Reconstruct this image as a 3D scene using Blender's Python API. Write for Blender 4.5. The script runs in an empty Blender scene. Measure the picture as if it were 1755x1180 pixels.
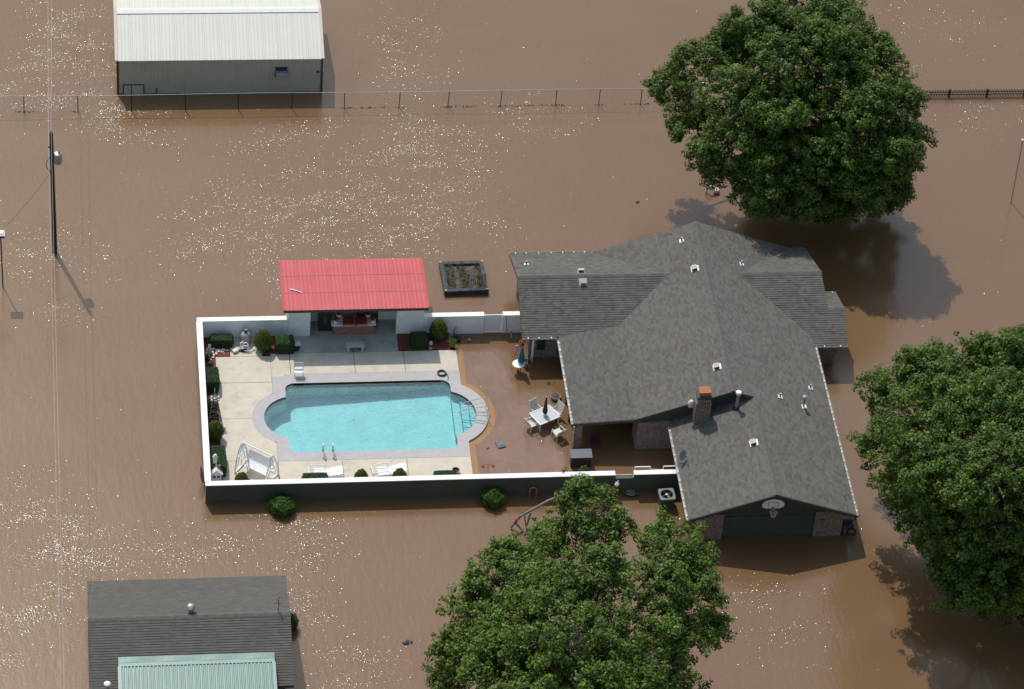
import bpy, math, random
import numpy as np
from mathutils import Vector, Matrix
from mathutils.geometry import tessellate_polygon
random.seed(7); rng = np.random.default_rng(7)
sc = bpy.context.scene
C = sc.collection
PI = math.pi

# ------------------------------------------------------------------ camera
F = 5859.93; CX, CY = 877.5, 590.0            # focal length and centre in pixels of a 1755 px wide picture
R3 = Matrix(((0.9924785, 0.02095605, -0.12061209),
             (-0.10288079, 0.6767491, -0.72898985),
             (0.06634737, 0.73591541, 0.67381491)))
CAM = Vector((-23.27425917, -140.67162841, 130.02463739))
cd = bpy.data.cameras.new('camera'); cam = bpy.data.objects.new('camera', cd); C.objects.link(cam)
cam.matrix_world = Matrix.Translation(CAM) @ R3.to_4x4()
cd.sensor_width = 36; cd.lens = F / 1755 * 36; cd.clip_start = 1; cd.clip_end = 3000
sc.camera = cam
# ------------------------------------------------------------------ sky and sun
SUN_EL = math.radians(56.5); SUN_AZ = math.radians(-20)     # sun stands behind the scene, a little to the left
w = bpy.data.worlds.new('World'); sc.world = w; w.use_nodes = True
wn = w.node_tree; bgn = wn.nodes['Background']
sky = wn.nodes.new('ShaderNodeTexSky'); sky.sky_type = 'NISHITA'; sky.sun_disc = False
sky.sun_elevation = SUN_EL; sky.sun_rotation = SUN_AZ; sky.dust_density = 2.2; sky.air_density = 1.8; sky.ozone_density = 1.0
wn.links.new(sky.outputs[0], bgn.inputs[0]); bgn.inputs[1].default_value = 0.15
sd = bpy.data.lights.new('sun', 'SUN'); sd.energy = 3.7; sd.angle = math.radians(0.53); sd.color = (1.0, 0.965, 0.91)
so = bpy.data.objects.new('sun', sd); C.objects.link(so)
sdir = Vector((math.sin(SUN_AZ) * math.cos(SUN_EL), math.cos(SUN_AZ) * math.cos(SUN_EL), math.sin(SUN_EL)))
so.rotation_euler = sdir.to_track_quat('Z', 'Y').to_euler(); so.location = (0, 60, 90)
sc.view_settings.view_transform = 'Standard'; sc.view_settings.look = 'None'
sc.view_settings.exposure = -0.28; sc.view_settings.gamma = 1.0; sc.view_settings.use_curve_mapping = False
sc.render.engine = 'CYCLES'
sc.cycles.max_bounces = 8; sc.cycles.transparent_max_bounces = 16
sc.cycles.caustics_reflective = False; sc.cycles.caustics_refractive = False

# ------------------------------------------------------------------ helpers
def G(px, py, z=0.0):
    """the point of the place at height z that the photograph shows at (px, py)"""
    r = R3 @ Vector((px - CX, -(py - CY), -F)); t = (z - CAM.z) / r.z
    return CAM + r * t

class MB:
    def __init__(s): s.v = []; s.f = []; s.uv = {}; s.mi = []; s.cur = 0
    def face(s, pts, uv=None):
        n = len(s.v); s.v.extend([tuple(p) for p in pts]); s.f.append(tuple(range(n, n + len(pts)))); s.mi.append(s.cur)
        if uv: s.uv[len(s.f) - 1] = uv
        return s
    def add(s, vs, fs):
        n = len(s.v); s.v.extend([tuple(p) for p in vs]); s.f.extend([tuple(i + n for i in f) for f in fs]); s.mi.extend([s.cur] * len(fs)); return s
    def box(s, c, d, rz=0, M=None):
        x, y, z = [k / 2 for k in d]
        vs = [Vector((a * x, b * y, g * z)) for a in (-1, 1) for b in (-1, 1) for g in (-1, 1)]
        if M is None: M = Matrix.Rotation(rz, 3, 'Z')
        c = Vector(c); vs = [M @ v + c for v in vs]
        return s.add(vs, [(0, 1, 3, 2), (4, 6, 7, 5), (0, 4, 5, 1), (2, 3, 7, 6), (0, 2, 6, 4), (1, 5, 7, 3)])
    def bx(s, x0, x1, y0, y1, z0, z1): return s.box(((x0 + x1) / 2, (y0 + y1) / 2, (z0 + z1) / 2), (x1 - x0, y1 - y0, z1 - z0))
    def bar(s, a, b, wd, ht, up=(0, 0, 1)):
        a, b = Vector(a), Vector(b); d = b - a; L = d.length; d.normalize()
        up = Vector(up)
        if abs(d.dot(up)) > .98: up = Vector((0, 1, 0))
        sx = d.cross(up).normalized(); uz = sx.cross(d).normalized()
        M = Matrix((d, sx, uz)).transposed()
        return s.box((a + b) / 2, (L, wd, ht), M=M)
    def tube(s, pts, r, n=8, cap=True, closed=False):
        pts = [Vector(p) for p in pts]; k = len(pts)
        rr = r if hasattr(r, '__len__') else [r] * k
        base = len(s.v); prev = None; rings = []
        for i, p in enumerate(pts):
            if closed: d = pts[(i + 1) % k] - pts[i - 1]
            else: d = pts[min(i + 1, k - 1)] - pts[max(i - 1, 0)]
            d = d.normalized() if d.length > 1e-9 else Vector((0, 0, 1))
            if prev is None:
                a = Vector((0, 0, 1)) if abs(d.z) < .9 else Vector((1, 0, 0)); prev = d.cross(a).normalized()
            else:
                prev = (prev - d * prev.dot(d)).normalized()
            q = d.cross(prev)
            rings.append([p + (prev * math.cos(2 * PI * j / n) + q * math.sin(2 * PI * j / n)) * rr[i] for j in range(n)])
        vs = [v for R in rings for v in R]; fs = []
        m = k if closed else k - 1
        for i in range(m):
            i2 = (i + 1) % k
            for j in range(n): fs.append((i * n + j, i * n + (j + 1) % n, i2 * n + (j + 1) % n, i2 * n + j))
        if cap and not closed: fs.append(tuple(range(n))[::-1]); fs.append(tuple((k - 1) * n + j for j in range(n)))
        return s.add(vs, fs)
    def lathe(s, prof, c=(0, 0, 0), n=20, sx=1, sy=1):
        c = Vector(c); vs = []; fs = []; k = len(prof)
        for r, z in prof:
            for j in range(n): vs.append(c + Vector((r * sx * math.cos(2 * PI * j / n), r * sy * math.sin(2 * PI * j / n), z)))
        for i in range(k - 1):
            for j in range(n): fs.append((i * n + j, i * n + (j + 1) % n, (i + 1) * n + (j + 1) % n, (i + 1) * n + j))
        if prof[0][0] > 1e-4: fs.append(tuple(range(n))[::-1])
        if prof[-1][0] > 1e-4: fs.append(tuple((k - 1) * n + j for j in range(n)))
        return s.add(vs, fs)
    def prism(s, poly, z0, z1):
        """upright prism over a plan polygon, concave allowed"""
        p = [Vector((a, b, 0)) for a, b in poly]; n = len(p)
        ar = sum(p[i].x * p[(i + 1) % n].y - p[(i + 1) % n].x * p[i].y for i in range(n))
        if ar < 0: p = p[::-1]
        t = tessellate_polygon([p])
        vs = [(q.x, q.y, z0) for q in p] + [(q.x, q.y, z1) for q in p]
        fs = []
        for a, b, c in t:
            nz = (p[b] - p[a]).cross(p[c] - p[a]).z
            if nz < 0: a, c = c, a
            fs.append((a + n, b + n, c + n)); fs.append((c, b, a))
        for i in range(n): j = (i + 1) % n; fs.append((i, j, j + n, i + n))
        return s.add(vs, fs)
    def wallpoly(s, pts, nrm, t):
        """flat vertical polygon pts given thickness t along nrm"""
        pts = [Vector(p) for p in pts]; o = Vector(nrm) * t
        n = len(pts); tt = tessellate_polygon([pts]); vs = pts + [p + o for p in pts]; fs = []
        for a, b, c in tt: fs.append((a, b, c)); fs.append((c + n, b + n, a + n))
        for i in range(n): j = (i + 1) % n; fs.append((i, j, j + n, i + n))
        return s.add(vs, fs)
    def build(s, name, mats, parent=None, smooth=False, world=False, kind=None):
        me = bpy.data.meshes.new(name)
        V = np.array(s.v, dtype=np.float64)
        if world and parent is not None:
            o = parent
            while o.parent: o = o.parent
            V = V - np.array(o.location)
        me.from_pydata(V.tolist(), [], s.f)
        if not isinstance(mats, (list, tuple)): mats = [mats]
        for m in mats: me.materials.append(m)
        if len(mats) > 1: me.polygons.foreach_set('material_index', s.mi)
        nn = np.zeros(len(s.f) * 3); me.polygons.foreach_get('normal', nn); nn = np.abs(nn.reshape(-1, 3))
        uvl = me.uv_layers.new(name='UVMap'); UV = np.zeros((len(me.loops), 2)); li = 0
        for i, f in enumerate(s.f):
            if i in s.uv:
                for k, q in enumerate(s.uv[i]): UV[li + k] = q
            else:
                a = nn[i]
                ax = (0, 1) if a[2] >= max(a[0], a[1]) - 1e-6 else ((0, 2) if a[1] >= a[0] else (1, 2))
                for k, vi in enumerate(f): UV[li + k] = (s.v[vi][ax[0]], s.v[vi][ax[1]])
            li += len(f)
        uvl.data.foreach_set('uv', UV.ravel())
        if smooth: me.shade_smooth(); me.set_sharp_from_angle(angle=math.radians(40))
        ob = bpy.data.objects.new(name, me); C.objects.link(ob)
        if parent is not None: ob.parent = parent
        if kind: ob['kind'] = kind
        return ob

def tag(o, label=None, cat=None, group=None, kind=None):
    if label: o['label'] = label
    if cat: o['category'] = cat
    if group: o['group'] = group
    if kind: o['kind'] = kind
    return o
def thing(name, label, cat, loc=(0, 0, 0), rz=0, group=None):
    o = bpy.data.objects.new(name, None); C.objects.link(o); o.location = loc; o.rotation_euler = (0, 0, rz)
    o.empty_display_size = .3
    return tag(o, label, cat, group)
def dup(o, loc=None, rz=None, label=None, par=None):
    c = o.copy(); C.objects.link(c); c.parent = par
    if loc is not None: c.location = loc
    if rz is not None: c.rotation_euler = (0, 0, rz)
    if label: c['label'] = label
    for ch in [q for q in bpy.data.objects if q.parent == o]: dup(ch, par=c)
    return c

# ------------------------------------------------------------------ materials
def nodes(m): return m.node_tree.nodes, m.node_tree.links
def mat(name, col, rough=.75, var=.12, scale=2.0, bump=0.0, bscale=25.0, metal=0.0, spec=.4, dirt=None, trans=0):
    m = bpy.data.materials.new(name); m.use_nodes = True; N, L = nodes(m); b = N['Principled BSDF']
    b.inputs['Roughness'].default_value = rough; b.inputs['Metallic'].default_value = metal
    b.inputs['Specular IOR Level'].default_value = spec
    g = N.new('ShaderNodeNewGeometry')
    t = N.new('ShaderNodeTexNoise'); t.inputs['Scale'].default_value = scale; t.inputs['Detail'].default_value = 6; t.inputs['Roughness'].default_value = .65
    L.new(g.outputs['Position'], t.inputs['Vector'])
    mr = N.new('ShaderNodeMapRange'); mr.inputs[1].default_value = .3; mr.inputs[2].default_value = .7
    mr.inputs[3].default_value = 1 - var; mr.inputs[4].default_value = 1 + var; L.new(t.outputs['Fac'], mr.inputs[0])
    h = N.new('ShaderNodeHueSaturation'); h.inputs['Color'].default_value = (*col, 1); L.new(mr.outputs[0], h.inputs['Value'])
    out = h.outputs[0]
    if dirt:
        t2 = N.new('ShaderNodeTexNoise'); t2.inputs['Scale'].default_value = dirt[1]; t2.inputs['Detail'].default_value = 8
        L.new(g.outputs['Position'], t2.inputs['Vector'])
        r2 = N.new('ShaderNodeMapRange'); r2.inputs[1].default_value = dirt[2]; r2.inputs[2].default_value = dirt[2] + .18; r2.inputs[3].default_value = 0; r2.inputs[4].default_value = dirt[3]
        L.new(t2.outputs['Fac'], r2.inputs[0])
        mx = N.new('ShaderNodeMixRGB'); L.new(r2.outputs[0], mx.inputs[0]); L.new(out, mx.inputs[1]); mx.inputs[2].default_value = (*dirt[0], 1); out = mx.outputs[0]
    L.new(out, b.inputs['Base Color'])
    if bump:
        t3 = N.new('ShaderNodeTexNoise'); t3.inputs['Scale'].default_value = bscale; t3.inputs['Detail'].default_value = 4
        L.new(g.outputs['Position'], t3.inputs['Vector'])
        bp = N.new('ShaderNodeBump'); bp.inputs['Strength'].default_value = 1; bp.inputs['Distance'].default_value = bump
        L.new(t3.outputs['Fac'], bp.inputs['Height']); L.new(bp.outputs[0], b.inputs['Normal'])
    return m

def shingle_mat(name, cols, tab=.24, row=.145, blotch=.25):
    m = bpy.data.materials.new(name); m.use_nodes = True; N, L = nodes(m); b = N['Principled BSDF']
    b.inputs['Roughness'].default_value = .88; b.inputs['Specular IOR Level'].default_value = .25
    uv = N.new('ShaderNodeUVMap'); sx = N.new('ShaderNodeSeparateXYZ'); L.new(uv.outputs[0], sx.inputs[0])
    def mt(op, a, bb=None, v=None):
        n = N.new('ShaderNodeMath'); n.operation = op
        if hasattr(a, 'links'): L.new(a, n.inputs[0])
        else: n.inputs[0].default_value = a
        if bb is not None:
            if hasattr(bb, 'links'): L.new(bb, n.inputs[1])
            else: n.inputs[1].default_value = bb
        return n.outputs[0]
    rowi = mt('FLOOR', mt('DIVIDE', sx.outputs[1], row))
    w1 = N.new('ShaderNodeTexWhiteNoise'); w1.noise_dimensions = '1D'; L.new(rowi, w1.inputs['W'])
    ui = mt('FLOOR', mt('ADD', mt('DIVIDE', sx.outputs[0], tab), mt('MULTIPLY', w1.outputs[0], 7.3)))
    cmb = N.new('ShaderNodeCombineXYZ'); L.new(ui, cmb.inputs[0]); L.new(rowi, cmb.inputs[1])
    w2 = N.new('ShaderNodeTexWhiteNoise'); w2.noise_dimensions = '2D'; L.new(cmb.outputs[0], w2.inputs['Vector'])
    # neighbouring tabs drift together: blend with a slow noise
    nz = N.new('ShaderNodeTexNoise'); nz.inputs['Scale'].default_value = 1.6; nz.inputs['Detail'].default_value = 3; L.new(uv.outputs[0], nz.inputs['Vector'])
    mixf = mt('ADD', mt('MULTIPLY', w2.outputs[0], .62), mt('MULTIPLY', nz.outputs['Fac'], .42))
    cr = N.new('ShaderNodeValToRGB'); cr.color_ramp.interpolation = 'LINEAR'
    el = cr.color_ramp.elements; el[0].position = .12; el[1].position = .92
    el[0].color = (*cols[0], 1); el[1].color = (*cols[-1], 1)
    for i, c in enumerate(cols[1:-1]):
        e = el.new(.12 + .8 * (i + 1) / (len(cols) - 1)); e.color = (*c, 1)
    L.new(mixf, cr.inputs[0])
    n2 = N.new('ShaderNodeTexNoise'); n2.inputs['Scale'].default_value = .5; n2.inputs['Detail'].default_value = 5; L.new(uv.outputs[0], n2.inputs['Vector'])
    n3 = N.new('ShaderNodeTexNoise'); n3.inputs['Scale'].default_value = 14; n3.inputs['Detail'].default_value = 3; L.new(uv.outputs[0], n3.inputs['Vector'])
    smp = N.new('ShaderNodeMapping'); smp.inputs['Scale'].default_value = (2.2, .28, 1); L.new(uv.outputs[0], smp.inputs[0])
    n4 = N.new('ShaderNodeTexNoise'); n4.inputs['Scale'].default_value = 1; n4.inputs['Detail'].default_value = 5; L.new(smp.outputs[0], n4.inputs['Vector'])
    n2o = mt('ADD', mt('MULTIPLY', n2.outputs['Fac'], .5), mt('MULTIPLY', n4.outputs['Fac'], .5))
    val = mt('ADD', mt('MULTIPLY', n2o, blotch * 1.6), mt('ADD', mt('MULTIPLY', n3.outputs['Fac'], .35), 1 - blotch * .8 - .175))
    hs = N.new('ShaderNodeHueSaturation'); L.new(cr.outputs[0], hs.inputs['Color']); L.new(val, hs.inputs['Value'])
    L.new(hs.outputs[0], b.inputs['Base Color'])
    bp = N.new('ShaderNodeBump'); bp.inputs['Distance'].default_value = .006; bp.inputs['Strength'].default_value = 1
    L.new(mt('ADD', w2.outputs[0], n3.outputs['Fac']), bp.inputs['Height']); L.new(bp.outputs[0], b.inputs['Normal'])
    return m

def brick_mat(name, c1, c2, mortar, bw=.215, rh=.075, extra=None):
    m = bpy.data.materials.new(name); m.use_nodes = True; N, L = nodes(m); b = N['Principled BSDF']
    b.inputs['Roughness'].default_value = .9
    uv = N.new('ShaderNodeUVMap'); t = N.new('ShaderNodeTexBrick'); L.new(uv.outputs[0], t.inputs['Vector'])
    t.inputs['Color1'].default_value = (*c1, 1); t.inputs['Color2'].default_value = (*c2, 1); t.inputs['Mortar'].default_value = (*mortar, 1)
    t.inputs['Scale'].default_value = 1; t.inputs['Brick Width'].default_value = bw; t.inputs['Row Height'].default_value = rh
    t.inputs['Mortar Size'].default_value = .011; t.inputs['Bias'].default_value = -.2
    n = N.new('ShaderNodeTexNoise'); n.inputs['Scale'].default_value = 5; n.inputs['Detail'].default_value = 6; L.new(uv.outputs[0], n.inputs['Vector'])
    mx = N.new('ShaderNodeMixRGB'); mx.blend_type = 'MULTIPLY'; mx.inputs[0].default_value = .7
    L.new(t.outputs[0], mx.inputs[1])
    mr = N.new('ShaderNodeMapRange'); mr.inputs[1].default_value = .3; mr.inputs[2].default_value = .7; mr.inputs[3].default_value = .55; mr.inputs[4].default_value = 1.4
    L.new(n.outputs['Fac'], mr.inputs[0]); L.new(mr.outputs[0], mx.inputs[2])
    L.new(mx.outputs[0], b.inputs['Base Color'])
    bp = N.new('ShaderNodeBump'); bp.inputs['Distance'].default_value = .01; bp.invert = True; L.new(t.outputs['Fac'], bp.inputs['Height']); L.new(bp.outputs[0], b.inputs['Normal'])
    return m

def leaf_mat(name, dark, light, rough=.45, transl=.3):
    m = bpy.data.materials.new(name); m.use_nodes = True; N, L = nodes(m); b = N['Principled BSDF']
    g = N.new('ShaderNodeNewGeometry'); cr = N.new('ShaderNodeValToRGB')
    cr.color_ramp.elements[0].color = (*dark, 1); cr.color_ramp.elements[1].color = (*light, 1)
    L.new(g.outputs['Random Per Island'], cr.inputs[0])
    n = N.new('ShaderNodeTexNoise'); n.inputs['Scale'].default_value = .7; n.inputs['Detail'].default_value = 3; L.new(g.outputs['Position'], n.inputs['Vector'])
    mr = N.new('ShaderNodeMapRange'); mr.inputs[1].default_value = .3; mr.inputs[2].default_value = .7; mr.inputs[3].default_value = .8; mr.inputs[4].default_value = 1.2
    L.new(n.outputs['Fac'], mr.inputs[0])
    h = N.new('ShaderNodeHueSaturation'); L.new(cr.outputs[0], h.inputs['Color']); L.new(mr.outputs[0], h.inputs['Value'])
    L.new(h.outputs[0], b.inputs['Base Color']); b.inputs['Roughness'].default_value = rough; b.inputs['Specular IOR Level'].default_value = .35
    tr = N.new('ShaderNodeBsdfTranslucent'); h2 = N.new('ShaderNodeHueSaturation'); h2.inputs['Hue'].default_value = .485; h2.inputs['Value'].default_value = 1.3
    L.new(h.outputs[0], h2.inputs['Color']); L.new(h2.outputs[0], tr.inputs['Color'])
    mx = N.new('ShaderNodeMixShader'); mx.inputs[0].default_value = transl; L.new(b.outputs[0], mx.inputs[1]); L.new(tr.outputs[0], mx.inputs[2])
    L.new(mx.outputs[0], N['Material Output'].inputs[0])
    return m

# wind patches on the flood: (px, py, half width m, half height m, angle deg, strength)
PATCH = [(560, 365, 7.0, 4.2, 8, 1.0), (735, 265, 3.4, 3.0, -60, 1.0), (690, 380, 4.8, 2.6, 0, 1.0), (400, 400, 4, 1.8, 25, .9), (500, 230, 3.4, 1.1, 20, .9),
         (130, 60, 2.2, 4.5, 20, 1.0), (60, 110, 1.6, 5, -35, 1.0), (150, 180, 4.2, 1.5, -12, 1.15), (210, 220, 3.0, 1.2, -25, .9),
         (110, 935, 2.6, 4.6, 20, 1.0), (35, 880, 1.3, 2.5, 0, 1.0), (60, 1060, 1.6, 3.6, -35, 1.0), (300, 940, 4, 1.6, 5, .85), (500, 930, 2.6, 2.6, 30, .85),
         (530, 1050, 1.6, 1.7, 0, 1.1), (600, 1150, 2.2, 2, 0, .9), (1310, 1040, 3.5, 3.5, -30, .3), (1690, 200, 4, 1.2, 0, .3), (120, 535, 1.6, .8, 0, 1.0),
         (480, 500, .6, 2, 10, .9), (920, 200, 3, 2, 0, .45), (690, 90, 2, 4, 0, .5), (1560, 40, 6, 4, 0, .12), (60, 440, 4, 2.5, 0, .55), (190, 1150, .8, 1.2, 0, .8)]
def flood_mat(name, base=(.160, .085, .038), base2=(.172, .100, .047), patches=True):
    m = bpy.data.materials.new(name); m.use_nodes = True; N, L = nodes(m); b = N['Principled BSDF']
    g = N.new('ShaderNodeNewGeometry'); P = g.outputs['Position']
    def mt(op, a, bb=None, cl=False):
        n = N.new('ShaderNodeMath'); n.operation = op; n.use_clamp = cl
        for i, q in enumerate((a, bb)):
            if q is None: continue
            if hasattr(q, 'links'): L.new(q, n.inputs[i])
            else: n.inputs[i].default_value = q
        return n.outputs[0]
    n = N.new('ShaderNodeTexNoise'); n.inputs['Scale'].default_value = .09 if patches else .45; n.inputs['Detail'].default_value = 6; n.inputs['Distortion'].default_value = 1.2; L.new(P, n.inputs['Vector'])
    mr = N.new('ShaderNodeMapRange'); mr.inputs[1].default_value = .35; mr.inputs[2].default_value = .65; L.new(n.outputs['Fac'], mr.inputs[0])
    mx = N.new('ShaderNodeMixRGB'); mx.inputs[1].default_value = (*base, 1); mx.inputs[2].default_value = (*base2, 1); L.new(mr.outputs[0], mx.inputs[0])
    L.new(mx.outputs[0], b.inputs['Base Color'])
    b.inputs['Roughness'].default_value = .19; b.inputs['IOR'].default_value = 1.45; b.inputs['Specular IOR Level'].default_value = .9
    # ripples: long low swell, wavelets, and steeper wavelets where the wind touches down
    mp = N.new('ShaderNodeMapping'); mp.inputs['Rotation'].default_value = (0, 0, math.radians(-18)); mp.inputs['Scale'].default_value = (1.9, .6, 1); L.new(P, mp.inputs[0])
    w1 = N.new('ShaderNodeTexNoise'); w1.inputs['Scale'].default_value = 1.5; w1.inputs['Distortion'].default_value = .5; w1.inputs['Detail'].default_value = 2; w1.inputs['Roughness'].default_value = .45; L.new(mp.outputs[0], w1.inputs['Vector'])
    w2 = N.new('ShaderNodeTexNoise'); w2.inputs['Scale'].default_value = 8; w2.inputs['Detail'].default_value = 2; w2.inputs['Roughness'].default_value = .5; L.new(P, w2.inputs['Vector'])
    gate = N.new('ShaderNodeTexNoise'); gate.inputs['Scale'].default_value = .42; gate.inputs['Detail'].default_value = 6; gate.inputs['Roughness'].default_value = .68
    gmp = N.new('ShaderNodeMapping'); gmp.inputs['Rotation'].default_value = (0, 0, math.radians(-38)); gmp.inputs['Scale'].default_value = (.8, 2.0, 1); L.new(P, gmp.inputs[0]); L.new(gmp.outputs[0], gate.inputs['Vector'])
    tot = None
    if patches:
        at_ = N.new('ShaderNodeAttribute'); at_.attribute_name = 'wind'; tot = at_.outputs['Fac']
        gm = N.new('ShaderNodeMapRange'); gm.inputs[1].default_value = .43; gm.inputs[2].default_value = .60; gm.inputs[3].default_value = .04; gm.inputs[4].default_value = 1.6; L.new(gate.outputs['Fac'], gm.inputs[0])
        tot = mt('MULTIPLY', tot, gm.outputs[0])
        amp = mt('ADD', mt('MULTIPLY', tot, WIND), BASEW)
    else: amp = mt('ADD', BASEW * .8, 0)
    hgt = mt('ADD', mt('MULTIPLY', w1.outputs['Fac'], SWELL), mt('MULTIPLY', mt('SUBTRACT', w2.outputs['Fac'], .5), amp))
    bp = N.new('ShaderNodeBump'); bp.inputs['Strength'].default_value = 1; bp.inputs['Distance'].default_value = 1.0
    L.new(hgt, bp.inputs['Height'])
    # wind-roughened facets: each small wavelet cell leans its own way, so some flash the sun back
    vo = N.new('ShaderNodeTexVoronoi'); vo.feature = 'F1'; vo.inputs['Scale'].default_value = CELL; vo.inputs['Randomness'].default_value = 1.0
    vm = N.new('ShaderNodeMapping'); vm.inputs['Rotation'].default_value = (0, 0, math.radians(35)); vm.inputs['Scale'].default_value = (1, 1.7, 1); L.new(P, vm.inputs[0]); L.new(vm.outputs[0], vo.inputs['Vector'])
    sep = N.new('ShaderNodeSeparateColor'); L.new(vo.outputs['Color'], sep.inputs[0])
    act = mt('MAXIMUM', mt('MULTIPLY', tot, .36), .002) if patches else mt('ADD', .006, 0)
    A = mt('MULTIPLY', mt('GREATER_THAN', mt('ADD', sep.outputs[2], act), 1.0), FACET)
    cx_ = N.new('ShaderNodeCombineXYZ')
    L.new(mt('MULTIPLY', mt('MULTIPLY', mt('SUBTRACT', sep.outputs[0], .5), 2.0), A), cx_.inputs[0])
    L.new(mt('MULTIPLY', mt('MULTIPLY', mt('SUBTRACT', sep.outputs[1], .5), 2.0), A), cx_.inputs[1])
    ad = N.new('ShaderNodeVectorMath'); ad.operation = 'ADD'; L.new(bp.outputs[0], ad.inputs[0]); L.new(cx_.outputs[0], ad.inputs[1])
    no = N.new('ShaderNodeVectorMath'); no.operation = 'NORMALIZE'; L.new(ad.outputs[0], no.inputs[0])
    L.new(no.outputs[0], b.inputs['Normal'])
    return m
CELL = 44.0; FACET = .38; WIND = .012; BASEW = .003; SWELL = .0085

M_ = {}
M_['white_wall'] = mat('white painted block', (.82, .84, .86), .6, .05, 1.2, .002, 40, dirt=((.45, .47, .48), 1.5, .62, .5))
M_['white_cap'] = mat('white wall cap', (.8, .8, .79), .55, .06, 6, dirt=((.5, .5, .48), 9, .6, .5))
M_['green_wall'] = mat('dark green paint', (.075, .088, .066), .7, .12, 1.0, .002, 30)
M_['siding'] = mat('green siding', (.05, .066, .05), .7, .1, 3)
M_['door_green'] = mat('garage door green', (.055, .078, .07), .6, .08, 2)
M_['shingle'] = shingle_mat('weathered shingles', [(.094, .072, .065), (.11, .097, .087), (.112, .109, .097), (.132, .132, .117), (.116, .103, .094)])
M_['shingle_cap'] = mat('ridge shingles', (.118, .108, .098), .9, .25, 4)
M_['shed_shingle'] = shingle_mat('shed shingles', [(.098, .092, .08), (.108, .102, .09), (.122, .116, .102)], .3, .145, .2)
M_['fascia'] = mat('fascia', (.055, .062, .052), .7, .1, 3)
M_['soffit'] = mat('soffit', (.09, .1, .09), .8, .1, 3)
M_['gutter'] = mat('gutter white', (.42, .42, .40), .5, .2, 2, dirt=((.25, .22, .18), 3, .52, .8))
M_['brick'] = brick_mat('old mixed brick', (.16, .055, .04), (.04, .03, .028), (.52, .49, .45), .22, .085)
M_['counter_brick'] = brick_mat('counter brick', (.38, .17, .12), (.35, .155, .105), (.34, .17, .13), .2, .068)
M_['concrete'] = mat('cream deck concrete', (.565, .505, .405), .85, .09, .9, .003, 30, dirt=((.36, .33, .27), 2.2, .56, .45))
M_['coping'] = mat('grey coping', (.43, .41, .40), .8, .07, 3, .002, 40, dirt=((.36, .34, .34), 2.5, .55, .5))
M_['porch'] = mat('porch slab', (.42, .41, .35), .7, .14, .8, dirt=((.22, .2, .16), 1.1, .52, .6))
M_['plaster'] = mat('pool plaster', (.49, .775, .755), .7, .08, 1.3, dirt=((.33, .66, .62), .8, .5, .5))
M_['tile'] = mat('dark blue waterline tile', (.11, .18, .22), .3, .3, 20)
M_['stepedge'] = mat('blue step edge tile', (.05, .2, .3), .3, .2, 20)
M_['mulch'] = mat('red mulch', (.17, .045, .035), .95, .5, 14, .02, 30)
M_['barn_roof'] = mat('off white metal roofing', (.60, .60, .53), .45, .035, .6, spec=.3)
M_['barn_cap'] = mat('off white ridge metal', (.66, .67, .64), .5, .04, 2)
M_['barn_trim'] = mat('pinkish rake trim', (.56, .47, .42), .5, .05, 2)
M_['barn_wall'] = mat('grey green metal siding', (.42, .42, .36), .55, .05, .8, dirt=((.3, .29, .25), .7, .55, .4))
M_['barn_dark'] = mat('dark trim', (.06, .05, .045), .6, .1, 4)
M_['red_roof'] = mat('faded red metal roofing', (.49, .098, .107), .5, .05, .8, spec=.3, dirt=((.5, .13, .14), 1.2, .5, .5))
M_['red_dark'] = mat('red roof trim', (.42, .05, .055), .5, .05, 3)
M_['teal'] = mat('green metal patio roof', (.20, .31, .275), .35, .06, .9, spec=.5)
M_['teal_dark'] = mat('green metal groove', (.12, .24, .21), .4, .06, 2)
M_['white'] = mat('white painted parts', (.78, .78, .78), .5, .05, 4)
M_['offwhite'] = mat('cream plastic', (.66, .65, .55), .6, .06, 6)
M_['steel'] = mat('stainless steel', (.6, .6, .62), .25, .08, 8, metal=.9)
M_['galv'] = mat('galvanised metal', (.36, .38, .4), .45, .15, 5, metal=.5)
M_['iron'] = mat('black iron', (.012, .012, .013), .5, .2, 8)
M_['dark'] = mat('dark plastic', (.02, .02, .022), .5, .2, 6)
M_['charcoal'] = mat('charcoal metal', (.05, .06, .066), .5, .12, 6)
M_['wood_dark'] = mat('creosoted wood', (.035, .03, .026), .85, .3, 5)
M_['wood_grey'] = mat('weathered grey wood', (.2, .185, .165), .9, .25, 5)
M_['wood'] = mat('brown wood', (.16, .1, .06), .85, .25, 5)
M_['railtie'] = mat('black landscape timber', (.05, .055, .062), .75, .6, 3, .01, 12)
M_['soil'] = mat('wet soil', (.085, .068, .06), .9, .6, 5, .05, 8, dirt=((.2, .19, .2), 2.0, .58, .8))
M_['terracotta'] = mat('terracotta', (.4, .13, .07), .8, .15, 8)
M_['clay'] = mat('clay flue', (.36, .16, .08), .8, .2, 8, dirt=((.2, .08, .05), 6, .55, .7))
M_['bark'] = mat('bark', (.13, .11, .09), .9, .4, 4, .03, 10)
M_['stone'] = mat('cast stone', (.42, .41, .36), .85, .12, 6)
M_['sandfilter'] = mat('beige filter tank', (.36, .34, .31), .5, .1, 4)
M_['red_cloth'] = mat('red towel', (.3, .02, .025), .9, .2, 8)
M_['maroon'] = mat('maroon canvas', (.07, .018, .018), .9, .2, 8)
M_['blue_cloth'] = mat('teal blue canvas', (.02, .13, .2), .9, .2, 8)
M_['pink'] = mat('pink painted metal', (.35, .13, .12), .7, .2, 6)
M_['rose'] = mat('pink cloth', (.65, .4, .48), .9, .1, 6)
M_['red'] = mat('red paint', (.45, .015, .02), .5, .1, 8)
M_['sling'] = mat('cream sling fabric', (.62, .61, .54), .8, .06, 8)
M_['glass_top'] = mat('frosted glass table top', (.5, .53, .56), .25, .05, 6, spec=.6)
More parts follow.
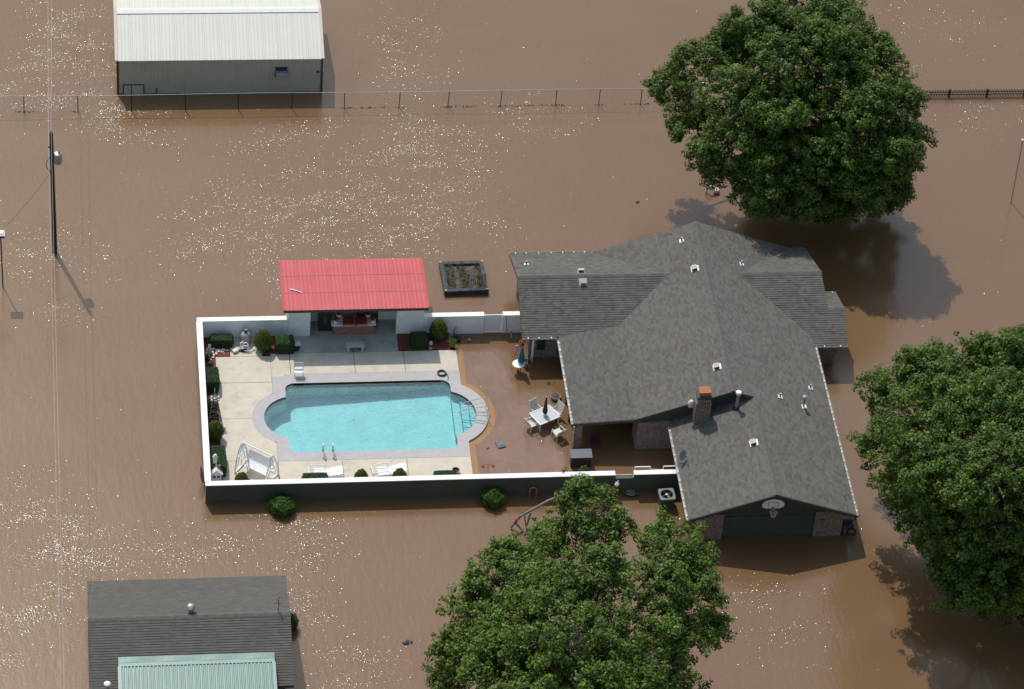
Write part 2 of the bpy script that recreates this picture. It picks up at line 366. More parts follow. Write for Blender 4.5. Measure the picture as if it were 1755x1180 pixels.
M_['board'] = mat('white backboard', (.84, .84, .86), .5, .05, 4)
M_['slate'] = mat('grey lid', (.13, .14, .16), .6, .1, 6)
M_['pane'] = mat('dark window glass', (.02, .025, .03), .08, .1, 3, spec=.7)
M_['flower'] = mat('dark red flowers', (.3, .01, .02), .8, .5, 30)
M_['flesh'] = mat('grey siding panel', (.3, .33, .36), .6, .08, 3)
M_['bulb'] = mat('pale deer fibreglass', (.6, .55, .5), .6, .15, 6)
M_['wire'] = mat('aluminium wire', (.5, .44, .40), .4, .05, 3, metal=.2)
M_['leafT'] = leaf_mat('sycamore leaves', (.024, .062, .008), (.14, .215, .024), .5, .3)
M_['leafB'] = leaf_mat('maple leaves', (.028, .07, .009), (.165, .25, .03), .5, .3)
M_['leafE'] = leaf_mat('arborvitae leaves', (.06, .10, .006), (.13, .16, .016), .6, .2)
M_['leafH'] = leaf_mat('boxwood leaves', (.022, .06, .016), (.045, .10, .03), .6, .25)
M_['leafS'] = leaf_mat('shrub leaves', (.03, .10, .012), (.11, .2, .03), .5, .3)
M_['weed'] = leaf_mat('weeds', (.05, .08, .02), (.12, .15, .045), .7, .2)
FL = flood_mat('flood water')
FL_S = flood_mat('shallow flood water', (.29, .145, .04), (.33, .17, .05), patches=False)
FL_P = flood_mat('flood water over patio', (.165, .094, .055), (.225, .125, .082), patches=False)

def pool_water_mat():
    m = bpy.data.materials.new('pool water'); m.use_nodes = True; N, L = nodes(m)
    for n in list(N):
        if n.type != 'OUTPUT_MATERIAL': N.remove(n)
    out = [n for n in N if n.type == 'OUTPUT_MATERIAL'][0]
    g = N.new('ShaderNodeNewGeometry'); t = N.new('ShaderNodeTexNoise'); t.inputs['Scale'].default_value = 6; t.inputs['Detail'].default_value = 3; L.new(g.outputs['Position'], t.inputs['Vector'])
    bp = N.new('ShaderNodeBump'); bp.inputs['Distance'].default_value = .0035; bp.inputs['Strength'].default_value = 1; L.new(t.outputs['Fac'], bp.inputs['Height'])
    tr = N.new('ShaderNodeBsdfTransparent')
    v = N.new('ShaderNodeTexNoise'); v.inputs['Scale'].default_value = 5; v.inputs['Detail'].default_value = 4; v.inputs['Distortion'].default_value = 1.5; L.new(g.outputs['Position'], v.inputs['Vector'])
    cr = N.new('ShaderNodeValToRGB'); cr.color_ramp.elements[0].position = .35; cr.color_ramp.elements[1].position = .65
    cr.color_ramp.elements[0].color = (.79, .935, .955, 1); cr.color_ramp.elements[1].color = (.83, .955, .97, 1); L.new(v.outputs['Fac'], cr.inputs[0]); L.new(cr.outputs[0], tr.inputs[0])
    gl = N.new('ShaderNodeBsdfGlossy'); gl.inputs['Roughness'].default_value = .05; L.new(bp.outputs[0], gl.inputs['Normal'])
    fr = N.new('ShaderNodeFresnel'); fr.inputs['IOR'].default_value = 1.33; L.new(bp.outputs[0], fr.inputs['Normal'])
    mx = N.new('ShaderNodeMixShader'); L.new(fr.outputs[0], mx.inputs[0]); L.new(tr.outputs[0], mx.inputs[1]); L.new(gl.outputs[0], mx.inputs[2])
    L.new(mx.outputs[0], out.inputs[0]); return m
M_['pool_water'] = pool_water_mat()

# ------------------------------------------------------------------ plan shapes
def arc(cx, cy, r, a0, a1, n=14): return [(cx + r * math.cos(math.radians(a0 + (a1 - a0) * i / n)), cy + r * math.sin(math.radians(a0 + (a1 - a0) * i / n))) for i in range(n + 1)]
def pool_outline(g=0.0):
    """inner pool edge grown by g, counter clockwise"""
    x0, x1, y0, y1 = -12.98 - g, -3.82 + g, -8.36 - g, -2.9 + g; rc = .5
    def apse(cx, cy, r, side):
        r = r + g
        h = math.degrees(math.acos(max(-1, min(1, (side * ((x1 if side > 0 else x0) - cx)) / r))))
        return arc(cx, cy, r, -h, h, 22) if side > 0 else arc(cx, cy, r, 180 - h, 180 + h, 22)
    p = arc(x0 + rc, y0 + rc, rc, 180, 270, 6) + arc(x1 - rc, y0 + rc, rc, 270, 360, 6)
    p += apse(-4.42, -5.6, 1.85, 1)
    p += arc(x1 - rc, y1 - rc, rc, 0, 90, 6) + arc(x0 + rc, y1 - rc, rc, 90, 180, 6)
    p += apse(-12.6, -5.6, 1.65, -1)
    return p
INNER = pool_outline(0)
def cop_outline():
    x0, x1, y0, y1 = -13.66, -3.2, -9.0, -2.15
    p = [(x0, y0), (x1, y0)]
    h = math.degrees(math.acos((x1 + 4.45) / 2.56)); p += arc(-4.45, -5.55, 2.56, -h, h, 24)
    p += [(x1, y1), (x0 + 1.9, y1), (x0 + 1.9, y1 + .0), (-13.0, -2.15), (-13.0, -2.32), (x0, -2.32)]
    h = math.degrees(math.acos((-12.82 - x0) / 2.1)); p += arc(-12.82, -5.6, 2.1, 180 - h, 180 + h, 22)
    return p
COP = cop_outline()
def ring(outer, inner, z0, z1):
    mb = MB(); po = [Vector((a, b, 0)) for a, b in outer]; pi = [Vector((a, b, 0)) for a, b in inner]
    allp = po + pi; n = len(po)
    for a, b, c in tessellate_polygon([po, pi]):
        if (allp[b] - allp[a]).cross(allp[c] - allp[a]).z < 0: a, c = c, a
        mb.face([(allp[k].x, allp[k].y, z1) for k in (a, b, c)])
    for loop in (po, pi):
        k = len(loop)
        for i in range(k):
            a, b = loop[i], loop[(i + 1) % k]
            mb.face([(a.x, a.y, z0), (b.x, b.y, z0), (b.x, b.y, z1), (a.x, a.y, z1)])
    return mb

# ------------------------------------------------------------------ the flood and the ground under it
DECK = [(-17.4, -11.75), (-3.24, -11.75), (-3.24, -7.7)] + arc(-4.45, -5.55, 2.52, -59, 59, 20) + [(-3.24, -3.3), (-3.24, .35), (-3.3, 4.6), (-12.8, 4.6), (-12.8, 1.1), (-17.4, 1.1)]
HOLES = [(-17.4, -3.24, -11.75, 1.1), (-12.4, -4.9, 1.1, 4.4), (-3.24, -2.9, -7.06, -4.14), (-2.9, -2.5, -6.75, -4.45)]
def flood_sheet():
    gx = sorted(set([-340, -200, -120, -70, -45] + [round(v, 3) for v in np.arange(-36, 42, .6)] + [60, 100, 200, 340] + [h[0] for h in HOLES] + [h[1] for h in HOLES]))
    gy = sorted(set([-330, -200, -120, -70, -45] + [round(v, 3) for v in np.arange(-34, 50, .6)] + [60, 100, 200, 420] + [h[2] for h in HOLES] + [h[3] for h in HOLES]))
    nx, ny = len(gx), len(gy); vs = [(x, y, 0) for y in gy for x in gx]; fs = []
    for j in range(ny - 1):
        for i in range(nx - 1):
            cx, cy = (gx[i] + gx[i + 1]) / 2, (gy[j] + gy[j + 1]) / 2
            if any(h[0] < cx < h[1] and h[2] < cy < h[3] for h in HOLES): continue
            k = j * nx + i; fs.append((k, k + 1, k + nx + 1, k + nx))
    me = bpy.data.meshes.new('flood_water'); me.from_pydata(vs, [], fs); me.materials.append(FL)
    V = np.array(vs); wv = np.zeros(len(V))
    for (px, py, hw, hh, ang, st) in PATCH:
        c = G(px, py); a = math.radians(ang); dx, dy = V[:, 0] - c.x, V[:, 1] - c.y
        u = (dx * math.cos(a) + dy * math.sin(a)) / (hw * 1.7); v = (-dx * math.sin(a) + dy * math.cos(a)) / (hh * 1.7)
        q = np.clip(1 - np.sqrt(u * u + v * v), 0, 1); wv = np.maximum(wv, st * q * q * (3 - 2 * q) * 1.15)
    at_ = me.attributes.new('wind', 'FLOAT', 'POINT'); at_.data.foreach_set('value', wv.astype(np.float32))
    o = bpy.data.objects.new('flood_water', me); C.objects.link(o); return tag(o, kind='structure')
flood_sheet()
gm = MB(); gm.face([(-345, -335, -1.2), (345, -335, -1.2), (345, 425, -1.2), (-345, 425, -1.2)]).build('drowned_ground', mat('mud', (.12, .08, .05), .95), kind='structure')
# flooded patio inside the wall
h = arc(-4.45, -5.55, 2.60, -58, 58, 20)
pat = [(-3.16, -11.7), (5.6, -11.7), (5.6, -1.3), (.9, -1.3), (.9, .92), (-3.16, .92)] + h[::-1]
pw = MB(); pw.prism([(-3.16, -11.7), (2.35, -11.7), (2.35, -8.3), (1.35, -8.3), (1.1, -5.2), (-.2, -4.9), (-.6, -1.7), (-1.2, -.55), (-3.16, -.5), (-3.16, -3.2)] + h[::-1] + [(-3.16, -7.8)], -.01, .004)
pw.build('patio_water', FL_P, kind='structure')
hb = arc(-4.45, -5.55, 2.95, -58, 58, 20)
st = MB(); st.prism([(-3.18, -11.7), (-2.86, -11.7), (-2.86, -7.95)] + hb + [(-2.86, -3.15), (-2.86, -.35), (-3.18, -.35), (-3.18, -3.2)] + arc(-4.45, -5.55, 2.56, 59, -59, 20) + [(-3.18, -7.8)], -.01, .008)
st.build('shallow_edge_water', FL_S, kind='structure')

# ------------------------------------------------------------------ pool deck
deck = thing('pool_deck', None, None); tag(deck, kind='structure')
def slab(poly, m='concrete', z=.1, nm='slab'):
    return MB().prism(poly, -.35, z).build(nm, M_[m], deck)
gp = .012
def R_(x0, x1, y0, y1): return [(x0 + gp, y0 + gp), (x1 - gp, y0 + gp), (x1 - gp, y1 - gp), (x0 + gp, y1 - gp)]
la = arc(-12.82, -5.6, 2.1, 113, 180, 12); lb = arc(-12.82, -5.6, 2.1, 180, 247, 12)
slab(R_(-16.72, -13.67, -2.75, -.62)); slab([(-16.71, -5.6), (-16.71, -2.77), (-13.67, -2.77), (-13.67, -3.62)] + la[1:-1] + [(-14.93, -5.6)])
slab([(-16.71, -8.9), (-16.71, -5.62), (-14.93, -5.62)] + lb[1:-1] + [(-13.67, -7.6), (-13.67, -8.9)])
slab(R_(-16.72, -13.67, -11.75, -8.9))
xs = [-13.67, -10.2, -6.7, -3.2]
for a, b in zip(xs[:-1], xs[1:]): slab(R_(a, b, -11.75, -9.0))
slab([(-13.67, -2.32), (-13.0, -2.32), (-13.0, -2.15), (-12.62, -2.15), (-12.62, -.45), (-13.67, -.45)])
for a, b in ((-12.6, -9.0), (-9.0, -6.2), (-6.2, -3.2)): slab(R_(a, b, -2.15, -.45))
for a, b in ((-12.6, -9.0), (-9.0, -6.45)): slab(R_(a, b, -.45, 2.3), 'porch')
slab(R_(-15.9, -14.1, -.62, .98), 'concrete')
slab(R_(-17.35, -16.72, -11.75, 1.0), 'mulch', .13, 'mulch_bed'); slab(R_(-16.72, -15.9, -.62, 1.0), 'mulch', .13, 'mulch_bed'); slab(R_(-14.1, -12.6, -.45, 1.0), 'mulch', .13, 'mulch_bed')
slab(R_(-6.45, -3.5, -.4, 1.0), 'mulch', .13, 'mulch_bed')
for ch in [o for o in bpy.data.objects if o.name.startswith('mulch_bed')]: ch['label'] = 'bed of red wood mulch'

pool = thing('swimming_pool', 'turquoise rectangular swimming pool with a rounded bay at each end', 'swimming pool')
ring(COP, INNER, -.3, .106).build('coping', M_['coping'], pool)
bs = MB(); n = len(INNER)
def depth(x): return -(1.12 - .5 * max(0, min(1, (x + 12.5) / 9.5)))
for i in range(n):
    a, b = INNER[i], INNER[(i + 1) % n]
    bs.face([(a[0], a[1], depth(a[0])), (a[0], a[1], -.085), (b[0], b[1], -.085), (b[0], b[1], depth(b[0]))])
pi = [Vector((a, b, 0)) for a, b in INNER]
for a, b, c in tessellate_polygon([pi]):
    if (pi[b] - pi[a]).cross(pi[c] - pi[a]).z < 0: a, c = c, a
    bs.face([(pi[k].x, pi[k].y, depth(pi[k].x)) for k in (a, b, c)])
bs.build('basin', M_['plaster'], pool)
tl = MB()
for i in range(n):
    a, b = INNER[i], INNER[(i + 1) % n]; tl.face([(a[0], a[1], -.085), (a[0], a[1], .095), (b[0], b[1], .095), (b[0], b[1], -.085)])
tl.build('tile_band', M_['tile'], pool)
for k, (x, zt) in enumerate(((-3.82, -.42), (-3.36, -.3), (-2.92, -.18))):
    hy = 1.85 if k == 0 else math.sqrt(max(.01, 1.85 ** 2 - (x + 4.42) ** 2))
    lim = math.sqrt(max(.01, 1.85 ** 2 - (x + 4.42) ** 2)) - .02
    pts = [(x, -5.6 - lim)] + [q for q in arc(-4.42, -5.6, 1.845, -70, 70, 22) if q[0] > x + .02] + [(x, -5.6 + lim)]
    sp_ = MB().prism(pts, -1, zt).build('step', M_['plaster'], pool)
    MB().bx(x - .015, x + .035, -5.6 - lim, -5.6 + lim, zt - .05, zt + .008).build('step_edge', M_['stepedge'], sp_)
MB().prism(INNER, .028, .03).build('pool_water_surface', M_['pool_water'], pool)
pl_ = MB()
for k in range(34):
    x_, y_ = random.uniform(-12.6, -4.2), random.uniform(-8.1, -3.3); z_ = depth(x_) + .012; r_ = random.uniform(.02, .045); a0 = random.uniform(0, 6)
    pl_.face([(x_ + r_ * (1.6 if j % 2 else .8) * math.cos(a0 + j * 1.05), y_ + r_ * math.sin(a0 + j * 1.05), z_) for j in range(6)])
pl_.build('sunk_leaves', M_['wood'], pool, kind='stuff')
MB().lathe([(.09, 0), (.09, .02), (0, .025)], (-9.2, -4.9, -.93), 12).build('floor_drain', M_['dark'], pool)

# ------------------------------------------------------------------ walls round the pool
pwall = thing('garden_wall', 'low painted block wall enclosing the pool yard, white inside and dark green outside', 'wall')
ZT = 1.32
def wall_seg(x0, x1, y0, y1, out, zt=ZT, cap=True):
    """out: which side is the green outside: 's','w','n' """
    if out in 'sn':
        ym = y0 + .06 if out == 's' else y1 - .06
        if out == 's':
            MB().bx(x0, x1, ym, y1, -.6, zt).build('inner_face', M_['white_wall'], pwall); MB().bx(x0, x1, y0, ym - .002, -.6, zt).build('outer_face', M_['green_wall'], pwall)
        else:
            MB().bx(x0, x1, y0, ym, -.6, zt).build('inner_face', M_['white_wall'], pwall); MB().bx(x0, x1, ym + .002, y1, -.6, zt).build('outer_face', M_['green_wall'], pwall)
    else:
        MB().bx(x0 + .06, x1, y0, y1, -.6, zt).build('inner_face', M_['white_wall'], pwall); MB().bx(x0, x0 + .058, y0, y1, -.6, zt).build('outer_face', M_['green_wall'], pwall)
    if cap:
        n = max(1, round(max(x1 - x0, y1 - y0) / 3.2)); g = .004
        for i in range(n):
            if out in 'sn': a, b = x0 + (x1 - x0) * i / n, x0 + (x1 - x0) * (i + 1) / n; MB().bx(a + g, b - g, y0 - .03, y1 + .03, zt + .001, zt + .045).build('cap_stone', M_['white_cap'], pwall)
            else: a, b = y0 + (y1 - y0) * i / n, y0 + (y1 - y0) * (i + 1) / n; MB().bx(x0 - .03, x1 + .03, a + g, b - g, zt + .001, zt + .045).build('cap_stone', M_['white_cap'], pwall)
wall_seg(-17.7, -17.42, -11.68, .98, 'w')
wall_seg(-17.7, 4.28, -11.96, -11.68, 's'); wall_seg(5.3, 8.35, -11.96, -11.68, 's')
MB().bx(4.282, 5.298, -11.95, -11.69, -.6, 1.06).build('low_panel', M_['green_wall'], pwall)
MB().bx(4.3, 5.28, -11.72, -11.695, 1.062, 1.1).build('gate_top_rail', M_['white_cap'], pwall)
wall_seg(-17.7, -12.62, .98, 1.26, 'n')
wall_seg(-4.97, -1.55, .98, 1.26, 'n'); wall_seg(-.5, .75, .98, 1.26, 'n')
gate = MB(); gate.bx(-1.53, -.52, 1.1, 1.15, .12, 1.28); gate.build('gate_panel', M_['white_wall'], pwall)
MB().bx(-1.53, -.52, 1.06, 1.1, .1, .18).build('gate_rail', M_['white'], pwall); MB().bx(-1.53, -1.47, 1.06, 1.1, .18, 1.3).build('gate_rail', M_['white'], pwall); MB().bx(-.58, -.52, 1.06, 1.1, .18, 1.3).build('gate_rail', M_['white'], pwall)
MB().tube([(-.32, .97, 1.38), (-.28, .96, .8), (-.2, .96, .02)], .015, 6).build('hose', M_['dark'], pwall)

# ------------------------------------------------------------------ roofs
def clip_poly(p, f):
    out = []; n = len(p)
    for i in range(n):
        a, b = p[i], p[(i + 1) % n]; fa, fb = f(a), f(b)
        if fa >= 0: out.append(a)
        if (fa > 0 and fb < 0) or (fa < 0 and fb > 0):
            t = fa / (fa - fb); out.append((a[0] + (b[0] - a[0]) * t, a[1] + (b[1] - a[1]) * t))
    return out
def shingle_plane(mb, pts, row=.145, th=.02, slab=.16):
    """pts: 3D polygon of one roof slope. Each course is a sloping strip whose lower edge stands proud."""
    P = [Vector(p) for p in pts]; nrm = Vector((0, 0, 0))
    for i in range(len(P)): nrm += P[i].cross(P[(i + 1) % len(P)])
    nrm.normalize()
    if nrm.z < 0: nrm = -nrm; P = P[::-1]
    u = Vector((0, 0, 1)).cross(nrm).normalized(); v = nrm.cross(u).normalized()
    if v.z < 0: v = -v; u = -u
    o = P[0]; q = [((p - o).dot(u), (p - o).dot(v)) for p in P]
    vmin = min(a[1] for a in q); vmax = max(a[1] for a in q); k = 0; uo = random.uniform(0, 50)
    # split concave polygons into triangles first, then courses per triangle stay exact
    tris = tessellate_polygon([[Vector((a, b, 0)) for a, b in q]])
    mb.cur = 0
    for t in tris:
        tq = [q[i] for i in t]
        if (tq[1][0] - tq[0][0]) * (tq[2][1] - tq[0][1]) - (tq[1][1] - tq[0][1]) * (tq[2][0] - tq[0][0]) < 0: tq = tq[::-1]
        lo = min(a[1] for a in tq); hi = max(a[1] for a in tq)
        for r in range(int((lo - vmin) / row), int((hi - vmin) / row) + 1):
            a0, a1 = vmin + r * row, vmin + (r + 1) * row
            c = clip_poly(clip_poly(tq, lambda s: s[1] - a0), lambda s: a1 - s[1])
            if len(c) < 3: continue
            def lift(s): return o + u * s[0] + v * s[1] + nrm * (th * (1 - (s[1] - a0) / row))
            mb.face([lift(s) for s in c], [(s[0] + uo, s[1] + uo * 3 + .001) for s in c])
            low = sorted([s for s in c if abs(s[1] - a0) < 1e-6], key=lambda s: s[0])
            if len(low) >= 2:
                s0, s1 = low[0], low[-1]
                mb.face([o + u * s0[0] + v * s0[1] - nrm * .002, o + u * s1[0] + v * s1[1] - nrm * .002, lift(s1), lift(s0)], [(s0[0] + uo, s0[1] + uo * 3 - .01), (s1[0] + uo, s1[1] + uo * 3 - .01), (s1[0] + uo, s1[1] + uo * 3 - .001), (s0[0] + uo, s0[1] + uo * 3 - .001)])
    mb.cur = 1
    dn = [p - Vector((0, 0, slab)) for p in P]
    for t in tris: mb.face([dn[i] for i in t])
    for i in range(len(P)):
        a, b = P[i], P[(i + 1) % len(P)]; mb.face([dn[i], dn[(i + 1) % len(P)], b + nrm * .004, a + nrm * .004])
    mb.cur = 0
def ridge_caps(mb, a, b, slope_dir, pitch, w=.16, step=.2):
    a, b = Vector(a), Vector(b); L = (b - a).length; d = (b - a).normalized(); s = Vector(slope_dir)
    n = int(L / step)
    for i in range(n):
        p = a + d * (i * L / n); q = a + d * ((i + 1.15) * L / n); h0, h1 = .028, .014
        for sg in (1, -1):
            o = s * sg * w - Vector((0, 0, 1)) * w * pitch
            f = [p + Vector((0, 0, h0)), q + Vector((0, 0, h1)), q + o + Vector((0, 0, h1)), p + o + Vector((0, 0, h0))]
            if sg < 0: f = f[::-1]
            mb.face(f)
        mb.face([p + s * w - Vector((0, 0, w * pitch)), p + Vector((0, 0, h0)), p - s * w - Vector((0, 0, w * pitch))])
def gutter(parent, a, b, out, zoff=0):
    """a-b along the eave, out = unit vector away from the roof"""
    a, b = Vector(a), Vector(b); o = Vector(out); mb = MB(); d = (b - a).normalized()
    mb.bar(a + o * .06 + Vector((0, 0, -.10)), b + o * .06 + Vector((0, 0, -.10)), .12, .01)
    mb.bar(a + o * .115 + Vector((0, 0, -.05)), b + o * .115 + Vector((0, 0, -.05)), .012, .10)
    mb.bar(a + o * .004 + Vector((0, 0, -.05)), b + o * .004 + Vector((0, 0, -.05)), .008, .09)
    for e in (a, b): mb.box(e + o * .06 + Vector((0, 0, -.055)), (.012 if abs(d.x) > .5 else .12, .012 if abs(d.y) > .5 else .12, .1))
    g = mb.build('gutter', M_['gutter'], parent)
    L = (b - a).length; n = max(2, int(L / .62)); hb_ = MB()
    for i in range(n):
        c = a + d * (L * (i + .5) / n + random.uniform(-.06, .06)); hb_.box(c + o * .04 + Vector((0, 0, .004)), (.05 if abs(d.x) > .5 else .14, .05 if abs(d.y) > .5 else .14, .012))
    hb_.build('gutter_strap', M_['white'], g, kind='stuff')

# ------------------------------------------------------------------ the house
house = thing('brick_house', 'single storey brick house with a grey shingle gable roof and attached garage', 'house')
zE = lambda x: 2 + .375 * (16.67 - x)
zW = lambda x: 2 + .375 * (x - 5.13)
zP = lambda x: 2 + .0652 * (x - 2.33)
zWN = lambda y: 3.43 - .405 * (y - 1.93)
zWS = lambda y: 3.43 - .405 * (1.93 - y)
zEN = lambda y: 3.43 - .385 * (y - 1.85)
zES = lambda y: 3.43 - .36 * (1.85 - y)
zG = lambda x: 2 + .375 * (x - 7.6)
zBN = lambda y: 2.638 - .34 * (y + .35)
RM = [M_['shingle'], M_['fascia']]
planes = dict(
 main_w=([(10.9, 5.5), (5.13, 5.5), (8.943, 1.93), (5.72, -1.055), (5.72, -8.6), (10.9, -8.6)], lambda x, y: zW(x)),
 patio=([(5.72, -1.055), (2.33, -1.6), (2.33, -8.6), (5.72, -8.6)], lambda x, y: zP(x)),
 ww_n=([(.27, 1.93), (.27, 5.47), (5.13, 5.47), (8.943, 1.93)], lambda x, y: zWN(y)),
 ww_s=([(.27, 1.93), (8.943, 1.93), (5.72, -1.055), (2.33, -1.6), (.27, -1.6)], lambda x, y: zWS(y)),
 main_e=([(10.9, 5.5), (10.9, -8.6), (12.13, -8.6), (12.13, -16.1), (16.67, -16.1), (16.67, -2.12), (12.857, 1.85), (16.6, 5.5)], lambda x, y: zE(x)),
 garage_w=([(12.13, -8.45), (7.6, -8.45), (7.6, -16.1), (12.13, -16.1)], lambda x, y: zG(x)),
 ew_n=([(12.857, 1.85), (17.65, 1.85), (17.5, 5.58), (16.6, 5.55)], lambda x, y: zEN(y)),
 ew_s=([(12.857, 1.85), (17.65, 1.85), (17.76, -.35), (18.7, -.35), (18.62, -2.6), (16.72, -2.6), (16.69, -2.12)], lambda x, y: zES(y)),
 bump_n=([(17.76, -.35), (18.7, -.35), (18.68, 1.65), (17.8, 1.65)], lambda x, y: zBN(y)))
rb = MB()
for k, (pl, fz) in planes.items(): shingle_plane(rb, [(x, y, fz(x, y)) for x, y in pl])
roof = rb.build('roof', RM, house)
rc = MB()
ridge_caps(rc, (10.9, -8.6, 4.165), (10.9, 5.5, 4.165), (1, 0, 0), .375)
ridge_caps(rc, (12.13, -16.1, 3.703), (12.13, -8.6, 3.703), (1, 0, 0), .375)
ridge_caps(rc, (.27, 1.93, 3.43), (8.9, 1.93, 3.43), (0, 1, 0), .405)
ridge_caps(rc, (12.9, 1.85, 3.43), (17.65, 1.85, 3.43), (0, 1, 0), .37)
ridge_caps(rc, (17.76, -.35, 2.638), (18.7, -.35, 2.638), (0, 1, 0), .35)
rc.build('ridge_caps', M_['shingle_cap'], roof, kind='stuff')
gutter(roof, (2.33, -8.6, 2.0), (2.33, -1.75, 2.0), (-1, 0, 0)); gutter(roof, (.3, 5.47, 2.0), (5.0, 5.47, 2.0), (0, 1, 0))
gutter(roof, (.3, -1.6, 2.0), (2.2, -1.6, 2.0), (0, -1, 0)); gutter(roof, (7.6, -16.1, 2.0), (7.6, -8.95, 2.0), (-1, 0, 0))
gutter(roof, (16.67, -16.1, 2.0), (16.67, -2.75, 2.0), (1, 0, 0)); gutter(roof, (16.8, -2.6, 1.83), (18.6, -2.6, 1.83), (0, -1, 0)); gutter(roof, (17.85, 1.65, 1.95), (18.65, 1.65, 1.95), (0, 1, 0))
ef = MB()
for a, b in (((7.6, -8.7, 1.98), (7.6, -8.9, 1.98)),): pass
# walls
def W(x0, x1, y0, y1, z0=-.6, z1=1.86, m='brick', nm='wall', par=house): return MB().bx(x0, x1, y0, y1, z0, z1).build(nm, M_[m], par)
W(8.48, 9.64, -15.66, -15.4); W(14.6, 16.12, -15.66, -15.4)            # piers either side of the garage door
W(8.48, 8.68, -15.398, -8.5); W(15.92, 16.12, -15.398, 5.0)
W(5.88, 8.479, -8.66, -8.46, z1=2.0); W(5.88, 6.08, -8.458, -1.1, z1=2.0)
W(.78, 5.878, -1.12, -.92); W(.78, .98, -.918, 5.0); W(.982, 15.918, 4.8, 5.0)
W(16.122, 18.1, -2.15, -1.95, z1=1.8); W(17.9, 18.1, -1.948, 1.3, z1=1.9); W(16.122, 17.2, 5.002, 5.15)
W(17.0, 17.2, 1.302, 5.0); W(17.202, 17.898, 1.302, 1.45)
W(8.7, 9.7, -9.05, -8.68)   # chimney breast foot is inside the roof line
# garage front above the door, gable siding with vertical battens
gd = thing; 
hd = MB().wallpoly([(9.645, -15.6, 1.66), (14.598, -15.6, 1.66), (14.598, -15.6, zE(14.598) - .2), (12.13, -15.6, 3.5), (9.645, -15.6, zG(9.645) - .2)], (0, 1, 0), .1); gable_sid = hd.build('gable_siding', M_['siding'], house)
MB().wallpoly([(8.0, -15.598, 1.862), (9.64, -15.598, 1.862), (9.64, -15.598, zG(9.64) - .2), (8.3, -15.598, zG(8.3) - .2)], (0, 1, 0), .1).build('gable_siding', M_['siding'], house)
MB().wallpoly([(14.603, -15.598, 1.862), (16.2, -15.598, 1.862), (15.9, -15.598, zE(15.9) - .2), (14.603, -15.598, zE(14.603) - .2)], (0, 1, 0), .1).build('gable_siding', M_['siding'], house)
for i in range(11):
    x = 9.9 + i * .45; MB().bx(x, x + .045, -15.625, -15.602, 1.7, min(zG(x), zE(x)) - .24).build('batten', M_['siding'], gable_sid)
MB().bx(9.645, 14.598, -15.64, -15.604, 1.6, 1.66).build('door_lintel', M_['fascia'], house)
gdoor = MB().bx(9.66, 14.58, -15.47, -15.43, -.6, 1.6).build('garage_door', M_['door_green'], house)
for zz in (.0, .53, 1.06):
    for i in range(8):
        MB().bx(9.72 + i * .606, 9.72 + i * .606 + .5, -15.484, -15.471, zz + .07, zz + .46).build('door_panel', M_['door_green'], gdoor)
MB().bx(14.9, 15.15, -15.68, -15.662, 1.25, 1.33).build('number_plaque', mat('blue plaque', (.03, .06, .18), .4), house)
# step gable between the upper and lower roof, and the other gable ends
MB().wallpoly([(5.72, -8.5, 2.02), (7.75, -8.5, 1.9), (12.05, -8.5, 3.6), (10.9, -8.5, 4.0), (5.72, -8.5, 2.1)], (0, 1, 0), .08).build('gable_siding', M_['siding'], house)
MB().bar((5.72, -8.62, zW(5.72) - .10), (10.9, -8.62, 4.165 - .10), .05, .2).build('bargeboard', M_['fascia'], house)
MB().bar((10.9, -8.62, 4.165 - .10), (12.1, -8.62, 3.71 - .1), .05, .2).build('bargeboard', M_['fascia'], house)
MB().bar((2.33, -8.62, 1.9), (5.70, -8.62, zP(5.7) - .1), .05, .18).build('bargeboard', M_['fascia'], house)
MB().bar((7.6, -16.12, 1.9), (12.13, -16.12, 3.703 - .1), .05, .18).build('bargeboard', M_['fascia'], house); MB().bar((12.13, -16.12, 3.703 - .1), (16.67, -16.12, 1.9), .05, .18).build('bargeboard', M_['fascia'], house)
MB().wallpoly([(.8, -1.0, 1.862), (.8, 4.9, 1.862), (.8, 1.93, 3.2)], (1, 0, 0), .1).build('gable_siding', M_['siding'], house)
MB().wallpoly([(5.5, 4.9, 1.9), (16.2, 4.9, 1.9), (10.9, 4.9, 3.95)], (0, -1, 0), .1).build('gable_siding', M_['siding'], house)
MB().wallpoly([(17.1, -1.9, 1.82), (17.1, 5.0, 1.88), (17.1, 1.85, 3.2)], (-1, 0, 0), .1).build('gable_siding', M_['siding'], house)
MB().wallpoly([(18.0, -1.9, 1.82), (18.0, 1.3, 1.9), (18.0, -.35, 2.42)], (-1, 0, 0), .1).build('gable_siding', M_['siding'], house)
MB().bx(-.0 + .9, 8.0, 1.0, 4.7, 1.3, 1.34).build('ceiling', M_['soffit'], house)
# patio posts, brick pier, windows in the shaded walls
W(2.46, 2.86, -8.62, -8.26, z1=1.84, nm='brick_pier')
for y in (-4.9, -6.3): MB().bar((2.5, y, -.5), (2.55, y, 1.86), .14, .14).build('post', M_['wood'], house); MB().bar((2.55, y, 1.2), (2.55, y - .5, 1.85), .1, .1).build('post_brace', M_['wood'], house)
MB().bar((.95, -1.45, -.5), (.95, -1.45, 1.85), .1, .1).build('post', M_['white'], house)
MB().bar((2.46, -8.5, 1.82), (2.46, -1.5, 1.82), .1, .16).build('beam', M_['fascia'], house)
for (x0, x1, y0, y1, z0, z1, nx) in ((2.4, 3.8, -1.16, -1.122, .2, 1.6, 0), (1.2, 1.7, -1.16, -1.122, .6, 1.5, 0)):
    f = MB().bx(x0, x1, y0, y1, z0, z1).build('window', M_['fascia'], house); MB().bx(x0 + .06, x1 - .06, y0 - .01, y0 - .002, z0 + .06, z1 - .06).build('pane', M_['pane'], f)
